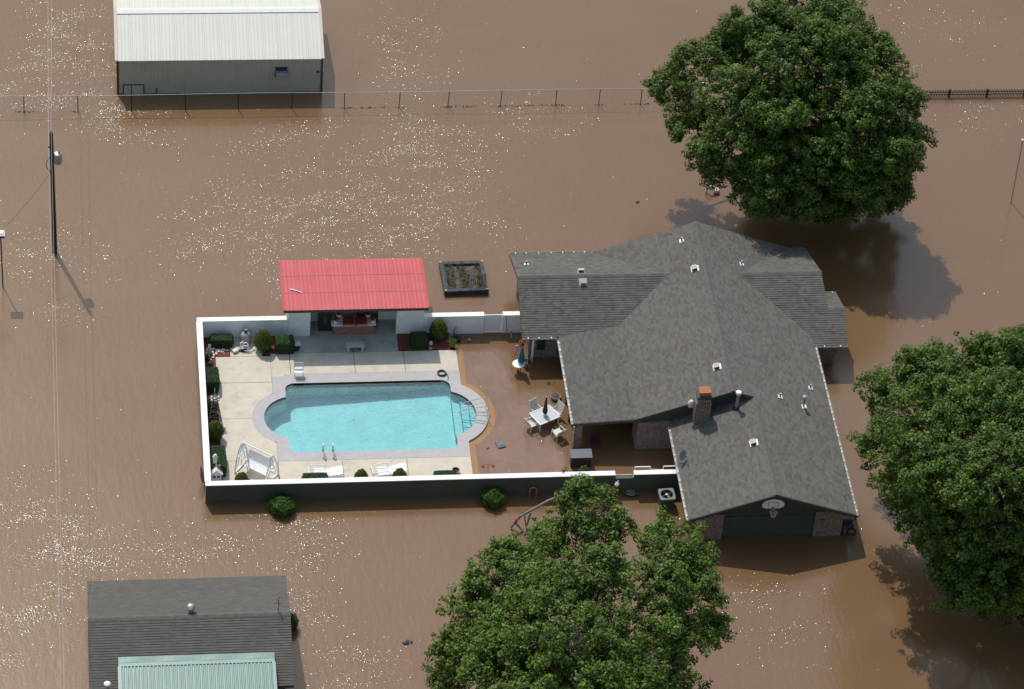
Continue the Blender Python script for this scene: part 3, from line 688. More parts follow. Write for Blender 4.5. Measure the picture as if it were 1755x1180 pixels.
for y0 in (-7.4, -5.0, -2.9):
    f = MB().bx(5.84, 5.878, y0, y0 + 1.5, -.3, 1.7).build('patio_door', M_['fascia'], house); MB().bx(5.826, 5.838, y0 + .07, y0 + 1.43, -.3, 1.62).build('pane', M_['pane'], f)
# soldier course on the brick wall by the chimney, one brick on end after another
for i in range(22): MB().bx(5.93 + i * .083, 5.93 + i * .083 + .066, -8.684, -8.662, 1.62, 1.83).build('brick', M_['brick'], house)
# downspouts
MB().tube([(8.0, -16.0, 1.88), (8.15, -15.8, 1.5), (8.3, -15.72, 1.2), (8.3, -15.72, -.4)], .045, 8).build('downspout', M_['gutter'], house)
MB().tube([(2.36, -8.72, 1.9), (2.38, -8.7, 1.5), (2.38, -8.7, -.3)], .035, 8).build('downspout', M_['gutter'], house)

def roofz(x, y):
    def inside(pl):
        c = False; n = len(pl)
        for i in range(n):
            (x1, y1), (x2, y2) = pl[i], pl[(i + 1) % n]
            if (y1 > y) != (y2 > y) and x < (x2 - x1) * (y - y1) / (y2 - y1) + x1: c = not c
        return c
    zs = [fz(x, y) for pl, fz in planes.values() if inside(pl)]
    return max(zs) if zs else None
def onroof(px, py):
    z = 5.0
    while z > 1.5:
        p = G(px, py, z); r = roofz(p.x, p.y)
        if r is not None and r >= z: return Vector((p.x, p.y, r + .01))
        z -= .02
    return G(px, py, 2.5)
def roofn(x, y):
    e = .05; z = roofz(x, y)
    a = roofz(x + e, y); b = roofz(x, y + e)
    if None in (z, a, b): return Vector((0, 0, 1))
    return Vector((-(a - z) / e, -(b - z) / e, 1)).normalized()
# box vents
for px, py in ((996, 466.5), (999, 483.5), (1191, 461), (1229, 629), (1292, 759.5)):
    p = onroof(px, py); nn = roofn(p.x, p.y); M = nn.to_track_quat('Z', 'Y').to_matrix()
    v = MB(); v.box(p + nn * .012, (.46, .46, .015), M=M); fl = v.build('roof_vent', M_['galv'], house)
    hv = MB(); dn = Vector((nn.x, nn.y, 0)).normalized()
    hv.box(p + nn * .075, (.26, .26, .12), M=M); hv.build('vent_neck', M_['dark'], fl)
    hv = MB(); hv.box(p + nn * .15 + dn * .02, (.34, .30, .05), M=M); hv.build('vent_hood', M_['stone'], fl)
# plumbing stacks
for px, py in ((902, 453), (1168, 413), (1271, 453), (1337, 680), (1389, 665)):
    p = onroof(px, py); nn = roofn(p.x, p.y); M = nn.to_track_quat('Z', 'Y').to_matrix()
    f = MB().box(p + nn * .012, (.26, .26, .012), M=M).build('pipe_flashing', M_['white'], house)
    MB().tube([p, p + Vector((0, 0, .26))], .045, 10).build('vent_pipe', M_['iron'], f); MB().lathe([(.05, .0), (.05, .07), (.035, .075), (.035, 0)], p + Vector((0, 0, .2)), 10).build('pipe_collar', M_['white'], f)
p = onroof(1377, 697); f = MB().box(p + Vector((0, 0, .02)), (.3, .3, .02)).build('pipe_flashing', M_['white'], house)
MB().tube([p, p + Vector((0, 0, .75))], .055, 10).build('flue_pipe', M_['galv'], f); MB().lathe([(.02, -.06), (.13, -.05), (.13, 0), (0, .07)], p + Vector((0, 0, .8)), 14).build('flue_cap', M_['galv'], f)
p = onroof(1262, 700); f = MB().lathe([(.2, 0), (.1, .12)], p, 14).build('pipe_flashing', M_['iron'], house)
MB().tube([p, p + Vector((0, 0, 1.15))], .085, 14).build('flue_pipe', M_['galv'], f, smooth=True); MB().lathe([(.1, -.14), (.16, -.1), (.16, .02), (.13, .05), (0, .06)], p + Vector((0, 0, 1.2)), 16).build('flue_cap', M_['white'], f, smooth=True)
# chimney
cx, cy = 9.22, -9.0
ch = MB(); ch.bx(cx - .42, cx + .42, -9.35, -8.63, 2.0, 3.98); ch.bx(cx - .36, cx + .36, -9.28, -8.7, 3.98, 4.28); chim = ch.build('chimney', M_['brick'], roof)
MB().bx(cx - .4, cx + .4, -9.33, -8.65, 4.28, 4.42).build('chimney_shoulder', M_['charcoal'], chim)
MB().bx(cx - .29, cx + .33, -9.24, -8.72, 4.42, 4.68).build('flue_liner', M_['clay'], chim); MB().bx(cx - .18, cx + .22, -9.14, -8.82, 4.66, 4.69).build('flue_mouth', M_['terracotta'], chim)
MB().lathe([(.03, 0), (.16, .05), (.17, .3), (.1, .42), (0, .44)], (cx - .62, -8.9, 3.38), 12).build('side_flashing', M_['bulb'], chim)
# satellite dish
d0 = onroof(1166, 790); dish = thing('satellite_dish', 'small grey satellite dish bracketed to the west eave of the garage roof', 'satellite dish', d0)
MB().tube([(-.3, -.1, -.1), (-.05, .0, .22), (0, 0, .42)], .022, 8).build('mast', M_['galv'], dish); MB().tube([(-.2, -.35, -.02), (-.02, 0, .3)], .014, 6).build('mast_brace', M_['galv'], dish)
dm = MB(); prof = [(.0, 0), (.12, .012), (.22, .04), (.3, .085), (.305, .09), (.22, .05), (.12, .022), (0, .01)]
dm.lathe(prof, (0, 0, 0), 22, 1, .92); M = (Vector((.62, -.66, .34))).to_track_quat('Z', 'Y').to_matrix(); dm.v = [tuple(M @ Vector(q) + Vector((.02, 0, .46))) for q in dm.v]
dm.build('reflector', M_['flesh'], dish, smooth=True)
a = M @ Vector((0, -.24, .02)) + Vector((.02, 0, .46)); b = M @ Vector((0, 0, .34)) + Vector((.02, 0, .46)); MB().tube([a, b], .012, 6).build('feed_arm', M_['galv'], dish); MB().box(b, (.07, .07, .08)).build('receiver', M_['slate'], dish)
# backboard
bb = thing('basketball_hoop', 'white fan shaped basketball backboard hanging from the garage gable', 'basketball hoop', (12.08, -15.98, 2.85))
pts = [(-.58, 0, -.18), (-.36, 0, -.3), (.36, 0, -.3), (.58, 0, -.18), (.6, 0, .05), (.5, 0, .2), (.28, 0, .34), (0, 0, .38), (-.28, 0, .34), (-.5, 0, .2), (-.6, 0, .05)]
MB().wallpoly(pts, (0, 1, 0), .04).build('backboard', M_['board'], bb)
sq = MB(); sq.bx(-.28, .28, -.006, -.001, .14, .17); sq.bx(-.28, -.25, -.006, -.001, -.2, .14); sq.bx(.25, .28, -.006, -.001, -.2, .14); sq.build('target_square', M_['red'], bb)
MB().tube([(.23 * math.cos(t), -.33 + .23 * math.sin(t), -.24) for t in [i * 2 * PI / 18 for i in range(18)]], .012, 6, closed=True).build('rim', M_['red'], bb)
MB().box((0, -.06, -.24), (.14, .1, .1)).build('rim_bracket', M_['terracotta'], bb)
for i in range(12):
    t0 = i * 2 * PI / 12; q = [];
    for sgn in (1, -1): MB().tube([(.22 * math.cos(t0), -.33 + .22 * math.sin(t0), -.25), (.15 * math.cos(t0 + sgn * .5), -.33 + .15 * math.sin(t0 + sgn * .5), -.42), (.1 * math.cos(t0), -.33 + .1 * math.sin(t0), -.6)], .006, 4).build('net_cord', M_['white'], bb)
MB().bar((0, .04, .1), (0, .36, .1), .1, .06).build('mount', M_['iron'], bb)

# ------------------------------------------------------------------ pool house
ph = thing('pool_house', 'open fronted white pool house with a red metal roof at the back of the pool', 'pool house')
PX0, PX1, PY0, PY1, ZF, ZB = -12.93, -4.85, .13, 4.82, 2.8, 2.4
def ribbed(par, x0, x1, y0, y1, z0, z1, n, mt_, rib=.022, rw=.03, per=.228, name='roof_panel', up=1):
    """metal roof from eave (y0,z0) to far edge (y1,z1), n sheets side by side, ribs standing on each"""
    wd = (x1 - x0) / n
    for i in range(n):
        a = x0 + i * wd; mb = MB()
        mb.add([(a + .004, y0, z0), (a + wd - .004, y0, z0), (a + wd - .004, y1, z1), (a + .004, y1, z1), (a + .004, y0, z0 - .03), (a + wd - .004, y0, z0 - .03), (a + wd - .004, y1, z1 - .03), (a + .004, y1, z1 - .03)],
               [(0, 1, 2, 3), (7, 6, 5, 4), (0, 4, 5, 1), (1, 5, 6, 2), (2, 6, 7, 3), (3, 7, 4, 0)])
        k = max(1, round(wd / per)); 
        for j in range(k):
            c = a + wd * (j + .5) / k; h0 = Vector((0, 0, rib))
            A = [Vector((c - rw, y0, z0)), Vector((c - rw * .45, y0, z0)) + h0, Vector((c + rw * .45, y0, z0)) + h0, Vector((c + rw, y0, z0))]
            B = [v + Vector((0, y1 - y0, z1 - z0)) for v in A]
            mb.add(A + B, [(0, 1, 5, 4), (1, 2, 6, 5), (2, 3, 7, 6), (0, 3, 2, 1), (4, 5, 6, 7)])
        mb.build(name, mt_, par)
pr = thing; 
ribbed(ph, PX0, PX1, PY0, PY1, ZF, ZB, 9, M_['red_roof'], .03, .022, .225)
def zph(y): return ZF + (ZB - ZF) * (y - PY0) / (PY1 - PY0)
for x in (PX0 - .02, PX1 + .02): MB().bar((x, PY0, ZF + .02), (x, PY1, ZB + .02), .07, .06).build('rake_trim', M_['red_dark'] if x > -10 else M_['red_dark'], ph)
for yy in (1.7, 3.3): MB().bx(PX0 + .02, PX1 - .02, yy, yy + .012, zph(yy) + .001, zph(yy) + .012).build('lap_seam', M_['red_dark'], ph)
MB().bx(PX0, PX1, PY0 + .0, PY0 + .04, ZF - .2, ZF - .035).build('fascia', M_['fascia'], ph)
MB().add([(PX0 + .05, PY0 + .05, ZF - .08), (PX1 - .05, PY0 + .05, ZF - .08), (PX1 - .05, PY1 - .05, ZB - .08), (PX0 + .05, PY1 - .05, ZB - .08)], [(0, 1, 2, 3)]).build('soffit', M_['soffit'], ph)
MB().bx(-12.6, -11.36, .96, 1.16, -.3, 2.55).build('wall', M_['white_wall'], ph); MB().bx(-6.52, -4.98, .96, 1.16, -.3, 2.55).build('wall', M_['white_wall'], ph)
MB().bx(-12.6, -12.4, 1.162, 4.5, -.3, 2.35).build('wall', M_['white_wall'], ph); MB().bx(-5.18, -4.98, 1.162, 4.5, -.3, 2.35).build('wall', M_['white_wall'], ph)
MB().bx(-12.398, -5.182, 2.2, 2.35, -.3, 2.5).build('back_wall', M_['white_wall'], ph); MB().bx(-12.6, -4.98, 4.502, 4.62, -.3, 2.3).build('wall', M_['white_wall'], ph)
for px in (518, 695):
    q = G(px, 540, 2.45); x = q.x; b = MB(); b.wallpoly([(x, .9, 2.5), (x, .35, 2.55), (x, .93, 2.0)], (1, 0, 0), .07); b.build('eave_bracket', M_['dark'], ph)
MB().bx(-8.62, -7.5, 2.19, 2.199, 1.2, 2.2).build('serving_window', M_['dark'], ph)
# bar counter in front
q0 = G(571, 575, .1); q1 = G(640, 572, .1)
bar = thing('bar_counter', 'red brick bar counter with a white top under the pool house roof', 'bar counter', ((q0.x + q1.x) / 2, 1.25, .1)); wb = (q1.x - q0.x)
MB().bx(-wb / 2, wb / 2, -.25, .25, 0, .72).build('base', M_['counter_brick'], bar); MB().bx(-wb / 2 - .12, wb / 2 + .12, -.33, .42, .722, .79).build('counter_top', M_['white'], bar)
bz = .1 + .79
for i, (px, lab) in enumerate(((598, 'left'), (619, 'right'))):
    c = G(px, 555, bz + .05); t = MB()
    for k in range(3): t.box((0, -.05 + k * .02, .03 + k * .06), (.64 - k * .03, .68 - k * .05, .055), .05 * (k - 1))
    t.cur = 1; t.box((.0, -.402, .035), (.6, .012, .02)); t.box((.0, -.385, .1), (.58, .012, .02))
    o = t.build('towel', [M_['red_cloth'], M_['white']]); o.location = (c.x, 1.2, bz); o.rotation_euler = (0, 0, .06 if i else -.04)
    tag(o, 'stack of folded red towels on the bar counter, the %s one' % lab, 'towel', 'folded towels on the bar')
for i, (x, lab) in enumerate(((q0.x + .12, 'left'), (q1.x - .05, 'right'))):
    o = thing('flower_pot', 'white pot of dark red flowers on the %s end of the bar counter' % lab, 'flower pot', (x, 1.15, bz), 0, 'flower pots on the bar')
    MB().lathe([(.09, 0), (.14, .2), (.15, .2), (.15, .24), (.12, .24), (.11, .19)], n=14).build('pot', M_['white'], o, smooth=True)
    fm = MB()
    for k in range(70):
        a = random.uniform(0, 2 * PI); r = random.uniform(0, .2); zc = .26 + random.uniform(0, .22) * (1 - r * 3)
        fm.cur = 0 if random.random() < .6 else 1; fm.box((r * math.cos(a), r * math.sin(a), zc), (.05, .05, .03), random.uniform(0, 3), M=Matrix.Rotation(random.uniform(-1, 1), 3, 'X') @ Matrix.Rotation(random.uniform(0, 3), 3, 'Z'))
    fm.build('flowers', [M_['flower'], M_['leafH']], o, kind='stuff')
for i, (px, lab) in enumerate(((581, 'left'), (631, 'right'))):
    q = G(px, 537, 2.1); o = thing('hanging_basket', 'white hanging basket of red flowers under the %s part of the pool house eave' % lab, 'hanging basket', (q.x, q.y, 2.0), 0, 'hanging baskets')
    MB().lathe([(.03, -.12), (.13, -.04), (.17, .05), (.14, .05)], n=14).build('basket', M_['white'], o, smooth=True)
    fm = MB()
    for k in range(60):
        a = random.uniform(0, 2 * PI); r = random.uniform(0, .18); fm.cur = random.randint(0, 1); fm.box((r * math.cos(a), r * math.sin(a), .08 + random.uniform(0, .12)), (.05, .04, .03), M=Matrix.Rotation(random.uniform(-1, 1), 3, 'X'))
    fm.build('flowers', [M_['flower'], M_['leafH']], o, kind='stuff'); MB().tube([(0, 0, .1), (0, 0, .6)], .006, 5).build('hanger', M_['dark'], o)
q = G(557, 567, .1); fr = thing('fridge', 'tall black cabinet standing in the left bay of the pool house', 'cabinet', (q.x, q.y + .35, .1))
MB().bx(-.36, .36, -.33, .33, 0, 1.6).build('cabinet_body', M_['dark'], fr); MB().bx(-.34, -.005, -.35, -.332, .04, 1.56).build('cabinet_door', M_['dark'], fr); MB().bx(.005, .34, -.35, -.332, .04, 1.56).build('cabinet_door', M_['dark'], fr)
for x in (-.05, .03): MB().bx(x, x + .02, -.38, -.352, .6, 1.1).build('handle', M_['galv'], fr)
q = G(592, 553, bz); gr = thing('wall_grill', 'dark barbecue hood behind the bar counter', 'grill', (-8.95 + .9, 1.9, .1)); MB().bx(-.55, .55, -.25, .27, 0, .95).build('grill_body', M_['dark'], gr)
hm = MB()
for i in range(9):
    t0, t1 = PI * i / 9, PI * (i + 1) / 9; hm.face([(-.52, -.24 * math.cos(t0), .952 + .26 * math.sin(t0)), (.52, -.24 * math.cos(t0), .952 + .26 * math.sin(t0)), (.52, -.24 * math.cos(t1), .952 + .26 * math.sin(t1)), (-.52, -.24 * math.cos(t1), .952 + .26 * math.sin(t1))])
hm.build('grill_hood', M_['charcoal'], gr)
q = G(507, 500, 2.6); o = MB().bar((-.32, .14, .05), (.05, 0, .05), .07, .03).bar((.05, 0, .05), (.32, -.18, .05), .05, .02).build('roof_debris', M_['galv']); o.location = (q.x, q.y, zph(q.y)); tag(o, 'bent silver strip lying on the left side of the red roof', 'debris')

# ------------------------------------------------------------------ barn
barn = thing('metal_barn', 'long metal barn with an off white ribbed roof and grey green walls', 'barn')
BX0, BX1, BY0, BR, BY1, BZ, BRZ = -21.75, -9.28, 23.06, 26.75, 30.44, 2.55, 3.55
ribbed(barn, BX0, BX1, BY0, BR - .1, BZ, BRZ - .027, 14, M_['barn_roof'], .022, .018, .22)
ribbed(barn, BX0, BX1, BY1, BR + .1, BZ, BRZ - .027, 14, M_['barn_roof'], .022, .018, .22)
rcp = MB(); rcp.add([(BX0 - .05, BR - .28, BRZ - .03), (BX1 + .05, BR - .28, BRZ - .03), (BX1 + .05, BR, BRZ + .045), (BX0 - .05, BR, BRZ + .045), (BX1 + .05, BR + .28, BRZ - .03), (BX0 - .05, BR + .28, BRZ - .03)], [(0, 1, 2, 3), (3, 2, 4, 5)]); rcp.build('ridge_cap', M_['barn_cap'], barn)
for x in (BX0 + .02, BX1 - .02):
    MB().bar((x, BY0, BZ + .03), (x, BR, BRZ + .03), .18, .05).build('rake_trim', M_['barn_trim'], barn); MB().bar((x, BR, BRZ + .03), (x, BY1, BZ + .03), .18, .05).build('rake_trim', M_['barn_trim'], barn)
nb = 12; wb_ = (BX1 - BX0 - .12) / nb
for i in range(nb):
    a = BX0 + .06 + i * wb_; mb = MB(); mb.bx(a + .002, a + wb_ - .002, BY0 + .08, BY0 + .12, -.8, BZ - .04)
    for j in range(4): mb.bx(a + (j + .5) * wb_ / 4 - .025, a + (j + .5) * wb_ / 4 + .025, BY0 + .055, BY0 + .079, -.8, BZ - .05)
    mb.build('wall_panel', M_['barn_wall'], barn)
    MB().bx(a + .002, a + wb_ - .002, BY1 - .12, BY1 - .08, -.8, BZ - .04).build('wall_panel', M_['barn_wall'], barn)
for x in (BX0 + .05, BX1 - .09):
    MB().wallpoly([(x, BY0 + .12, -.8), (x, BY1 - .12, -.8), (x, BY1 - .12, BZ - .06), (x, BR, BRZ - .1), (x, BY0 + .12, BZ - .06)], (1, 0, 0), .04).build('end_wall', M_['barn_wall'], barn)
    MB().bx(x - .03, x + .1, BY0 + .03, BY0 + .16, -.8, BZ - .03).build('corner_trim', M_['barn_dark'], barn)
q = G(482, 128, 1.3); bw_ = MB().bx(q.x - .36, q.x + .36, BY0 + .0, BY0 + .1, 1.2, 1.9).build('window', M_['dark'], barn)
MB().bx(q.x - .32, q.x + .32, BY0 - .42, BY0 - .002, 1.3, 1.62).build('air_conditioner', M_['galv'], bw_); MB().bx(q.x - .34, q.x + .34, BY0 - .46, BY0 - .0, 1.63, 1.68).build('awning_top', M_['galv'], bw_); MB().bx(q.x - .33, q.x + .33, BY0 - .445, BY0 - .425, 1.28, 1.6).build('window_frame', M_['galv'], bw_)
f0, f1 = G(211, 160).x, G(247, 160).x; dr = MB().bx(f0 + .04, f1 - .04, BY0 + .02, BY0 + .05, -.5, .68).build('barn_door', M_['barn_wall'], barn)
for a in ((f0, f0 + .05, -.5, .72), (f1 - .05, f1, -.5, .72), (f0 + .05, f1 - .05, .68, .72)): MB().bx(a[0], a[1], BY0 + .0, BY0 + .04, a[2], a[3]).build('door_frame', M_['barn_dark'], dr)
f2 = f0 + (f1 - f0) * .4; MB().bx(f2 - .02, f2 + .02, BY0 + .0, BY0 + .018, -.4, .68).build('door_stile', M_['barn_dark'], dr)
x = G(268, 150).x; MB().bx(x - .02, x + .02, BY0 - .02, BY0 + .05, 0, .45).build('wall_conduit', M_['barn_dark'], barn)
x = G(540, 120).x; MB().bx(x - .08, x + .08, BY0 - .04, BY0 + .05, 1.5, 1.6).build('wall_lamp', M_['barn_dark'], barn)
MB().tube([(BX1 + .02, BY0 + .02, BZ - .1), (BX1 + .02, BY0 + .02, 1.6)], .02, 6).build('pipe', M_['white'], barn)

# ------------------------------------------------------------------ shed, bottom left
shed = thing('shingled_shed', 'low outbuilding with a brown grey shingle gable roof in the lower left', 'outbuilding')
SX0, SX1, SY0, SR, SY1, SZ, SRZ = -24.0, -13.86, -26.85, -23.07, -19.32, 2.0, 3.27
sb = MB(); shingle_plane(sb, [(SX0, SR, SRZ), (SX1, SR, SRZ), (SX1, SY1, SZ), (SX0, SY1, SZ)]); shingle_plane(sb, [(SX0, SR, SRZ), (SX1, SR, SRZ), (SX1, SY0, SZ), (SX0, SY0, SZ)])
sroof = sb.build('roof', [M_['shed_shingle'], M_['fascia']], shed)
rc = MB(); ridge_caps(rc, (SX0, SR, SRZ), (SX1, SR, SRZ), (0, 1, 0), .33); rc.build('ridge_caps', M_['shingle_cap'], sroof, kind='stuff')
for a in ((SX0 + .4, SX1 - .4, SY0 + .5, SY0 + .65), (SX0 + .4, SX1 - .4, SY1 - .65, SY1 - .5), (SX0 + .4, SX0 + .55, SY0 + .652, SY1 - .652), (SX1 - .55, SX1 - .4, SY0 + .652, SY1 - .652)): MB().bx(*a, -.6, 1.85).build('wall', M_['siding'], shed)
for x in (SX0 + .45, SX1 - .45): MB().wallpoly([(x, SY0 + .6, 1.852), (x, SY1 - .6, 1.852), (x, SR, SRZ - .25)], (1, 0, 0), .05).build('gable_siding', M_['siding'], shed)
szs = lambda y: SRZ - .336 * abs(y - SR)
q = G(327, 1046, 2.9); ty = q.y; tv = thing('turbine_vent', 'silver spinning turbine vent on the shed roof', 'roof vent', (G(327, 1046, 3.0).x, SR + .35, szs(SR + .35)))
MB().lathe([(.15, -.02), (.12, .22)], n=14).build('neck', M_['galv'], tv); tb = MB()
for i in range(16):
    t0 = 2 * PI * i / 16; pf = [(.1, .2), (.2, .28), (.23, .38), (.18, .48), (.08, .52)]; r0 = [Vector((r * math.cos(t0), r * math.sin(t0), z)) for r, z in pf]; r1 = [Vector((r * .93 * math.cos(t0 + .33), r * .93 * math.sin(t0 + .33), z)) for r, z in pf]
    for k in range(4): tb.face([r0[k], r1[k], r1[k + 1], r0[k + 1]])
tb.build('turbine_blades', M_['steel'], tv, kind='stuff'); MB().lathe([(.09, .5), (.08, .53), (0, .55)], n=12).build('turbine_cap', M_['steel'], tv)
p = G(184, 1178, 2.45); p.z = szs(p.y); fp = thing('flue', 'white capped flue pipe on the lower left corner of the shed roof', 'flue', p)
MB().tube([(0, 0, -.03), (0, 0, .75)], .075, 12).build('pipe', M_['galv'], fp, smooth=True); MB().lathe([(.16, -.06), (.17, 0), (.12, .05), (0, .07)], (0, 0, .8), 14).build('cap', M_['white'], fp, smooth=True); MB().lathe([(.18, -.02), (.09, .1)], n=12).build('flashing', M_['offwhite'], fp)
p = Vector((G(477, 1052, 3.1).x, SR + .1, SRZ - .03)); an = thing('tv_antenna', 'thin dark television antenna on the right end of the shed ridge', 'antenna', p)
MB().tube([(0, 0, 0), (.02, 0, .55), (-.02, 0, .9)], .018, 6).build('mast', M_['iron'], an); MB().tube([(-.02, 0, .9), (.05, .05, 1.02), (.12, .05, 1.04)], .014, 5).build('hook', M_['iron'], an)
MB().tube([(-.22, 0, .6), (.22, .02, .6)], .012, 5).build('element', M_['iron'], an); MB().tube([(0, -.2, .45), (0, .2, .45)], .012, 5).build('element', M_['iron'], an); MB().tube([(.03, -.02, .0), (.1, -.3, -.08)], .012, 5).build('stay', M_['iron'], an)
# green patio roof fixed on the shed
gx0, gx1, gy = -22.53, -14.77, -25.5; gz = 2.62
pr_ = thing('metal_patio_roof', 'pale green ribbed metal patio roof built onto the shed roof', 'patio roof', (0, 0, 0))
ribbed(pr_, gx0 + .16, gx1 - .16, -31.0, gy - .3, gz - .35, gz - .02, 20, M_['teal'], .07, .05, .195, name='roof_panel')
fb = MB(); rr = np.linspace(gx0, gx1, 30)
for i in range(29):
    a, b = rr[i], rr[i + 1]; j0, j1 = .012 * math.sin(i * .8), .012 * math.sin((i + 1) * .8)
    fb.face([(a, gy - .06, gz + .02 + j0), (b, gy - .06, gz + .02 + j1), (b, gy + .28, gz + .09 + j1 * .4), (a, gy + .28, gz + .09 + j0 * .4)])
fb.build('flashing', M_['teal'], pr_)
MB().bx(gx0, gx1, gy - .30, gy - .08, gz - .06, gz + .03).build('header', M_['teal'], pr_)
for x in (gx0 + .06, gx1 - .06): MB().bar((x, gy - .3, gz - .0), (x, -31, gz - .33), .18, .1).build('side_trim', M_['teal'], pr_)
for x in (gx0 + .3, -18.6, gx1 - .3): MB().bar((x, -30.8, -.6), (x, -30.8, gz - .42), .1, .1).build('post', M_['white'], pr_)

# ------------------------------------------------------------------ fences
FY = 21.46
cf = thing('chain_link_fence', 'chain link fence standing in the flood in front of the barn', 'fence', (0, 0, 0))
posts = [-33.8, -30.5, -27.31, -24.07, -20.9, -17.65, -14.45, -11.25, -8.04, -4.73, -1.73, 1.49, 4.91, 7.57, 10.18, 13.0, 16.2, 19.4]
pz = lambda x: 1.22 + .03 * math.sin(x * .35)
for x in posts: MB().tube([(x, FY, -.6), (x + random.uniform(-.03, .06), FY, pz(x))], .026, 7).build('post', M_['iron'], cf)
MB().tube([(x, FY, pz(x)) for x in np.arange(-34, 20, 1.0)], .016, 6).build('top_rail', M_['galv'], cf)
cl = MB(); s_ = .11
for i in range(int(54 / s_)):
    x = -34 + i * s_
    for sg in (1, -1): a = Vector((x, FY, 0)); b = Vector((x + sg * 1.2, FY, 1.2)); n_ = Vector((0, 0, .0016)); cl.face([a - n_, b - n_, b + n_, a + n_])
cl.build('wire_mesh', M_['galv'], cf, kind='stuff')
wd = MB()
for x0 in (-27.6, -26.9, -27.2, -24.1, -8.0, -7.7, -6.9, -6.5, -5.7, -4.6, -1.8, -1.4, -.7, -.3, 1.3, 1.8, 2.4, 3.0, 3.5, 4.0, 4.9, 5.3, 7.6, 9.6, 10.1, 10.6):
    for k in range(15): x = x0 + random.gauss(0, .22); y = FY + random.gauss(0, .05); a = random.uniform(0, PI); hh = random.uniform(.02, .07); d = Vector((math.cos(a), math.sin(a), 0)) * random.uniform(.02, .06); wd.face([Vector((x, y, .0)) - d, Vector((x, y, .0)) + d, Vector((x, y, hh)) + d * .3])
tag(wd.build('fence_weeds', M_['weed']), 'green weeds and debris caught along the foot of the chain link fence', 'weeds', kind='stuff')
IY = 21.82
fi = thing('iron_fence', 'black iron picket fence rising from the water right of the large tree', 'fence', (0, 0, 0))
rl = [MB().bx(20.0, 40.0, IY - .02, IY + .02, z, z + .035).build('rail', M_['iron'], fi) for z in (.36, .16)]
x = 20.0; k = 0
while x < 40:
    if k % 24 == 0: MB().bx(x - .05, x + .05, IY - .05, IY + .05, -.6, .6).build('post', M_['iron'], fi)
    else: MB().bx(x - .017, x + .017, IY - .017, IY + .017, -.3, .54).build('picket', M_['iron'], fi)
    x += .1; k += 1

# ------------------------------------------------------------------ poles and wires
up = thing('utility_pole', 'dark wooden utility pole with a grey transformer near its top', 'utility pole', G(94, 431))
H = 8.75; MB().tube([(0, 0, -.8), (0, 0, H)], [.145, .10], 14).build('pole', M_['wood_dark'], up, smooth=True)
MB().tube([(.135, -.08, .2), (.1, -.05, H - .6)], .022, 6).build('conduit', M_['galv'], up)
MB().lathe([(.03, 0), (.05, .06), (.03, .1), (.05, .15), (.02, .2)], (0, 0, H), 10).build('insulator', M_['charcoal'], up, smooth=True)
tf = MB().lathe([(.02, -.02), (.22, 0), (.23, .04), (.23, .62), (.2, .68), (0, .7)], (.33, -.1, 6.7), 18).build('transformer', M_['galv'], up, smooth=True)
MB().lathe([(.04, 0), (.07, .05), (.04, .1), (.06, .15), (.02, .24)], (.42, -.1, 7.38), 10).build('bushing', M_['galv'], tf); MB().box((.13, -.05, 7.0), (.14, .08, .3)).build('mount_bracket', M_['iron'], tf)
MB().tube([(-.02, -.1, 7.2), (-.3, -.1, 6.8), (-.32, -.1, 6.4), (-.05, -.1, 5.9)], .018, 6).build('lead_wire', M_['iron'], up)
def wire(a, b, sag, name='power_line'):
    a, b = Vector(a), Vector(b); pts = [a.lerp(b, t) - Vector((0, 0, sag * 4 * t * (1 - t))) for t in np.linspace(0, 1, 40)]
    return MB().tube(pts, .009, 5)
pb = G(94, 431); tp = pb + Vector((0, 0, H + .2))
def ext(a, px, py, z, k):   # straight on through a point the photo shows
    q = G(px, py, z); return a + (q - a) * k
wN = ext(tp, 88, 0, H + .0, 4.5); wS = ext(tp, 110, 1180, H - .1, 2.6)
w1 = wire(tp, wN, .25); w1.v += []; o = w1.build('power_line', M_['wire']); tag(o, 'power line running from the top of the utility pole away over the barn side', 'power line', 'power lines')
tag(wire(tp, wS, .35).build('power_line', M_['wire']), 'power line running from the top of the utility pole toward the shed', 'power line', 'power lines')
np_ = Vector((pb.x - .17, pb.y, 7.75)); MB().box((-.13, 0, 7.75), (.1, .06, .1)).build('insulator', M_['iron'], up)
wN2 = ext(np_, 82, 0, 7.8, 4.5); wS2 = ext(np_, 104, 1180, 7.6, 2.6)
tag(wire(np_, wN2, .25).build('power_line', M_['wire']), 'lower left power line running from the side of the utility pole away from the viewer', 'power line', 'power lines')
tag(wire(np_, wS2, .35).build('power_line', M_['wire']), 'lower left power line running from the utility pole toward the viewer', 'power line', 'power lines')
lp = thing('yard_light', 'pole light with a white square head at the left edge', 'lamp post', G(5, 491))
MB().tube([(0, 0, -.6), (0, 0, 3.8)], .04, 8).build('pole', M_['charcoal'], lp); hm = MB(); hm.box((-.1, 0, 3.92), (.66, .5, .16)); hd_ = hm.build('lamp_head', M_['charcoal'], lp)
MB().add([(-.45, -.27, 4.0), (.25, -.27, 4.0), (.25, .27, 4.0), (-.45, .27, 4.0), (-.32, -.12, 4.12), (.12, -.12, 4.12), (.12, .12, 4.12), (-.32, .12, 4.12)], [(0, 1, 5, 4), (1, 2, 6, 5), (2, 3, 7, 6), (3, 0, 4, 7), (4, 5, 6, 7)]).build('lamp_lid', M_['white'], lp)
sw = wire(pb + Vector((-.1, 0, 5.9)), Vector(lp.location) + Vector((-.1, 0, 4.0)), .2); tag(sw.build('service_wire', M_['iron']), 'thin service wire sagging from the utility pole to the yard light', 'wire')
b0 = G(1733, 347); fpz = thing('flag_pole', 'thin grey pole with a small white finial at the right edge', 'pole', b0); tpz = G(1753, 240, 4.75)
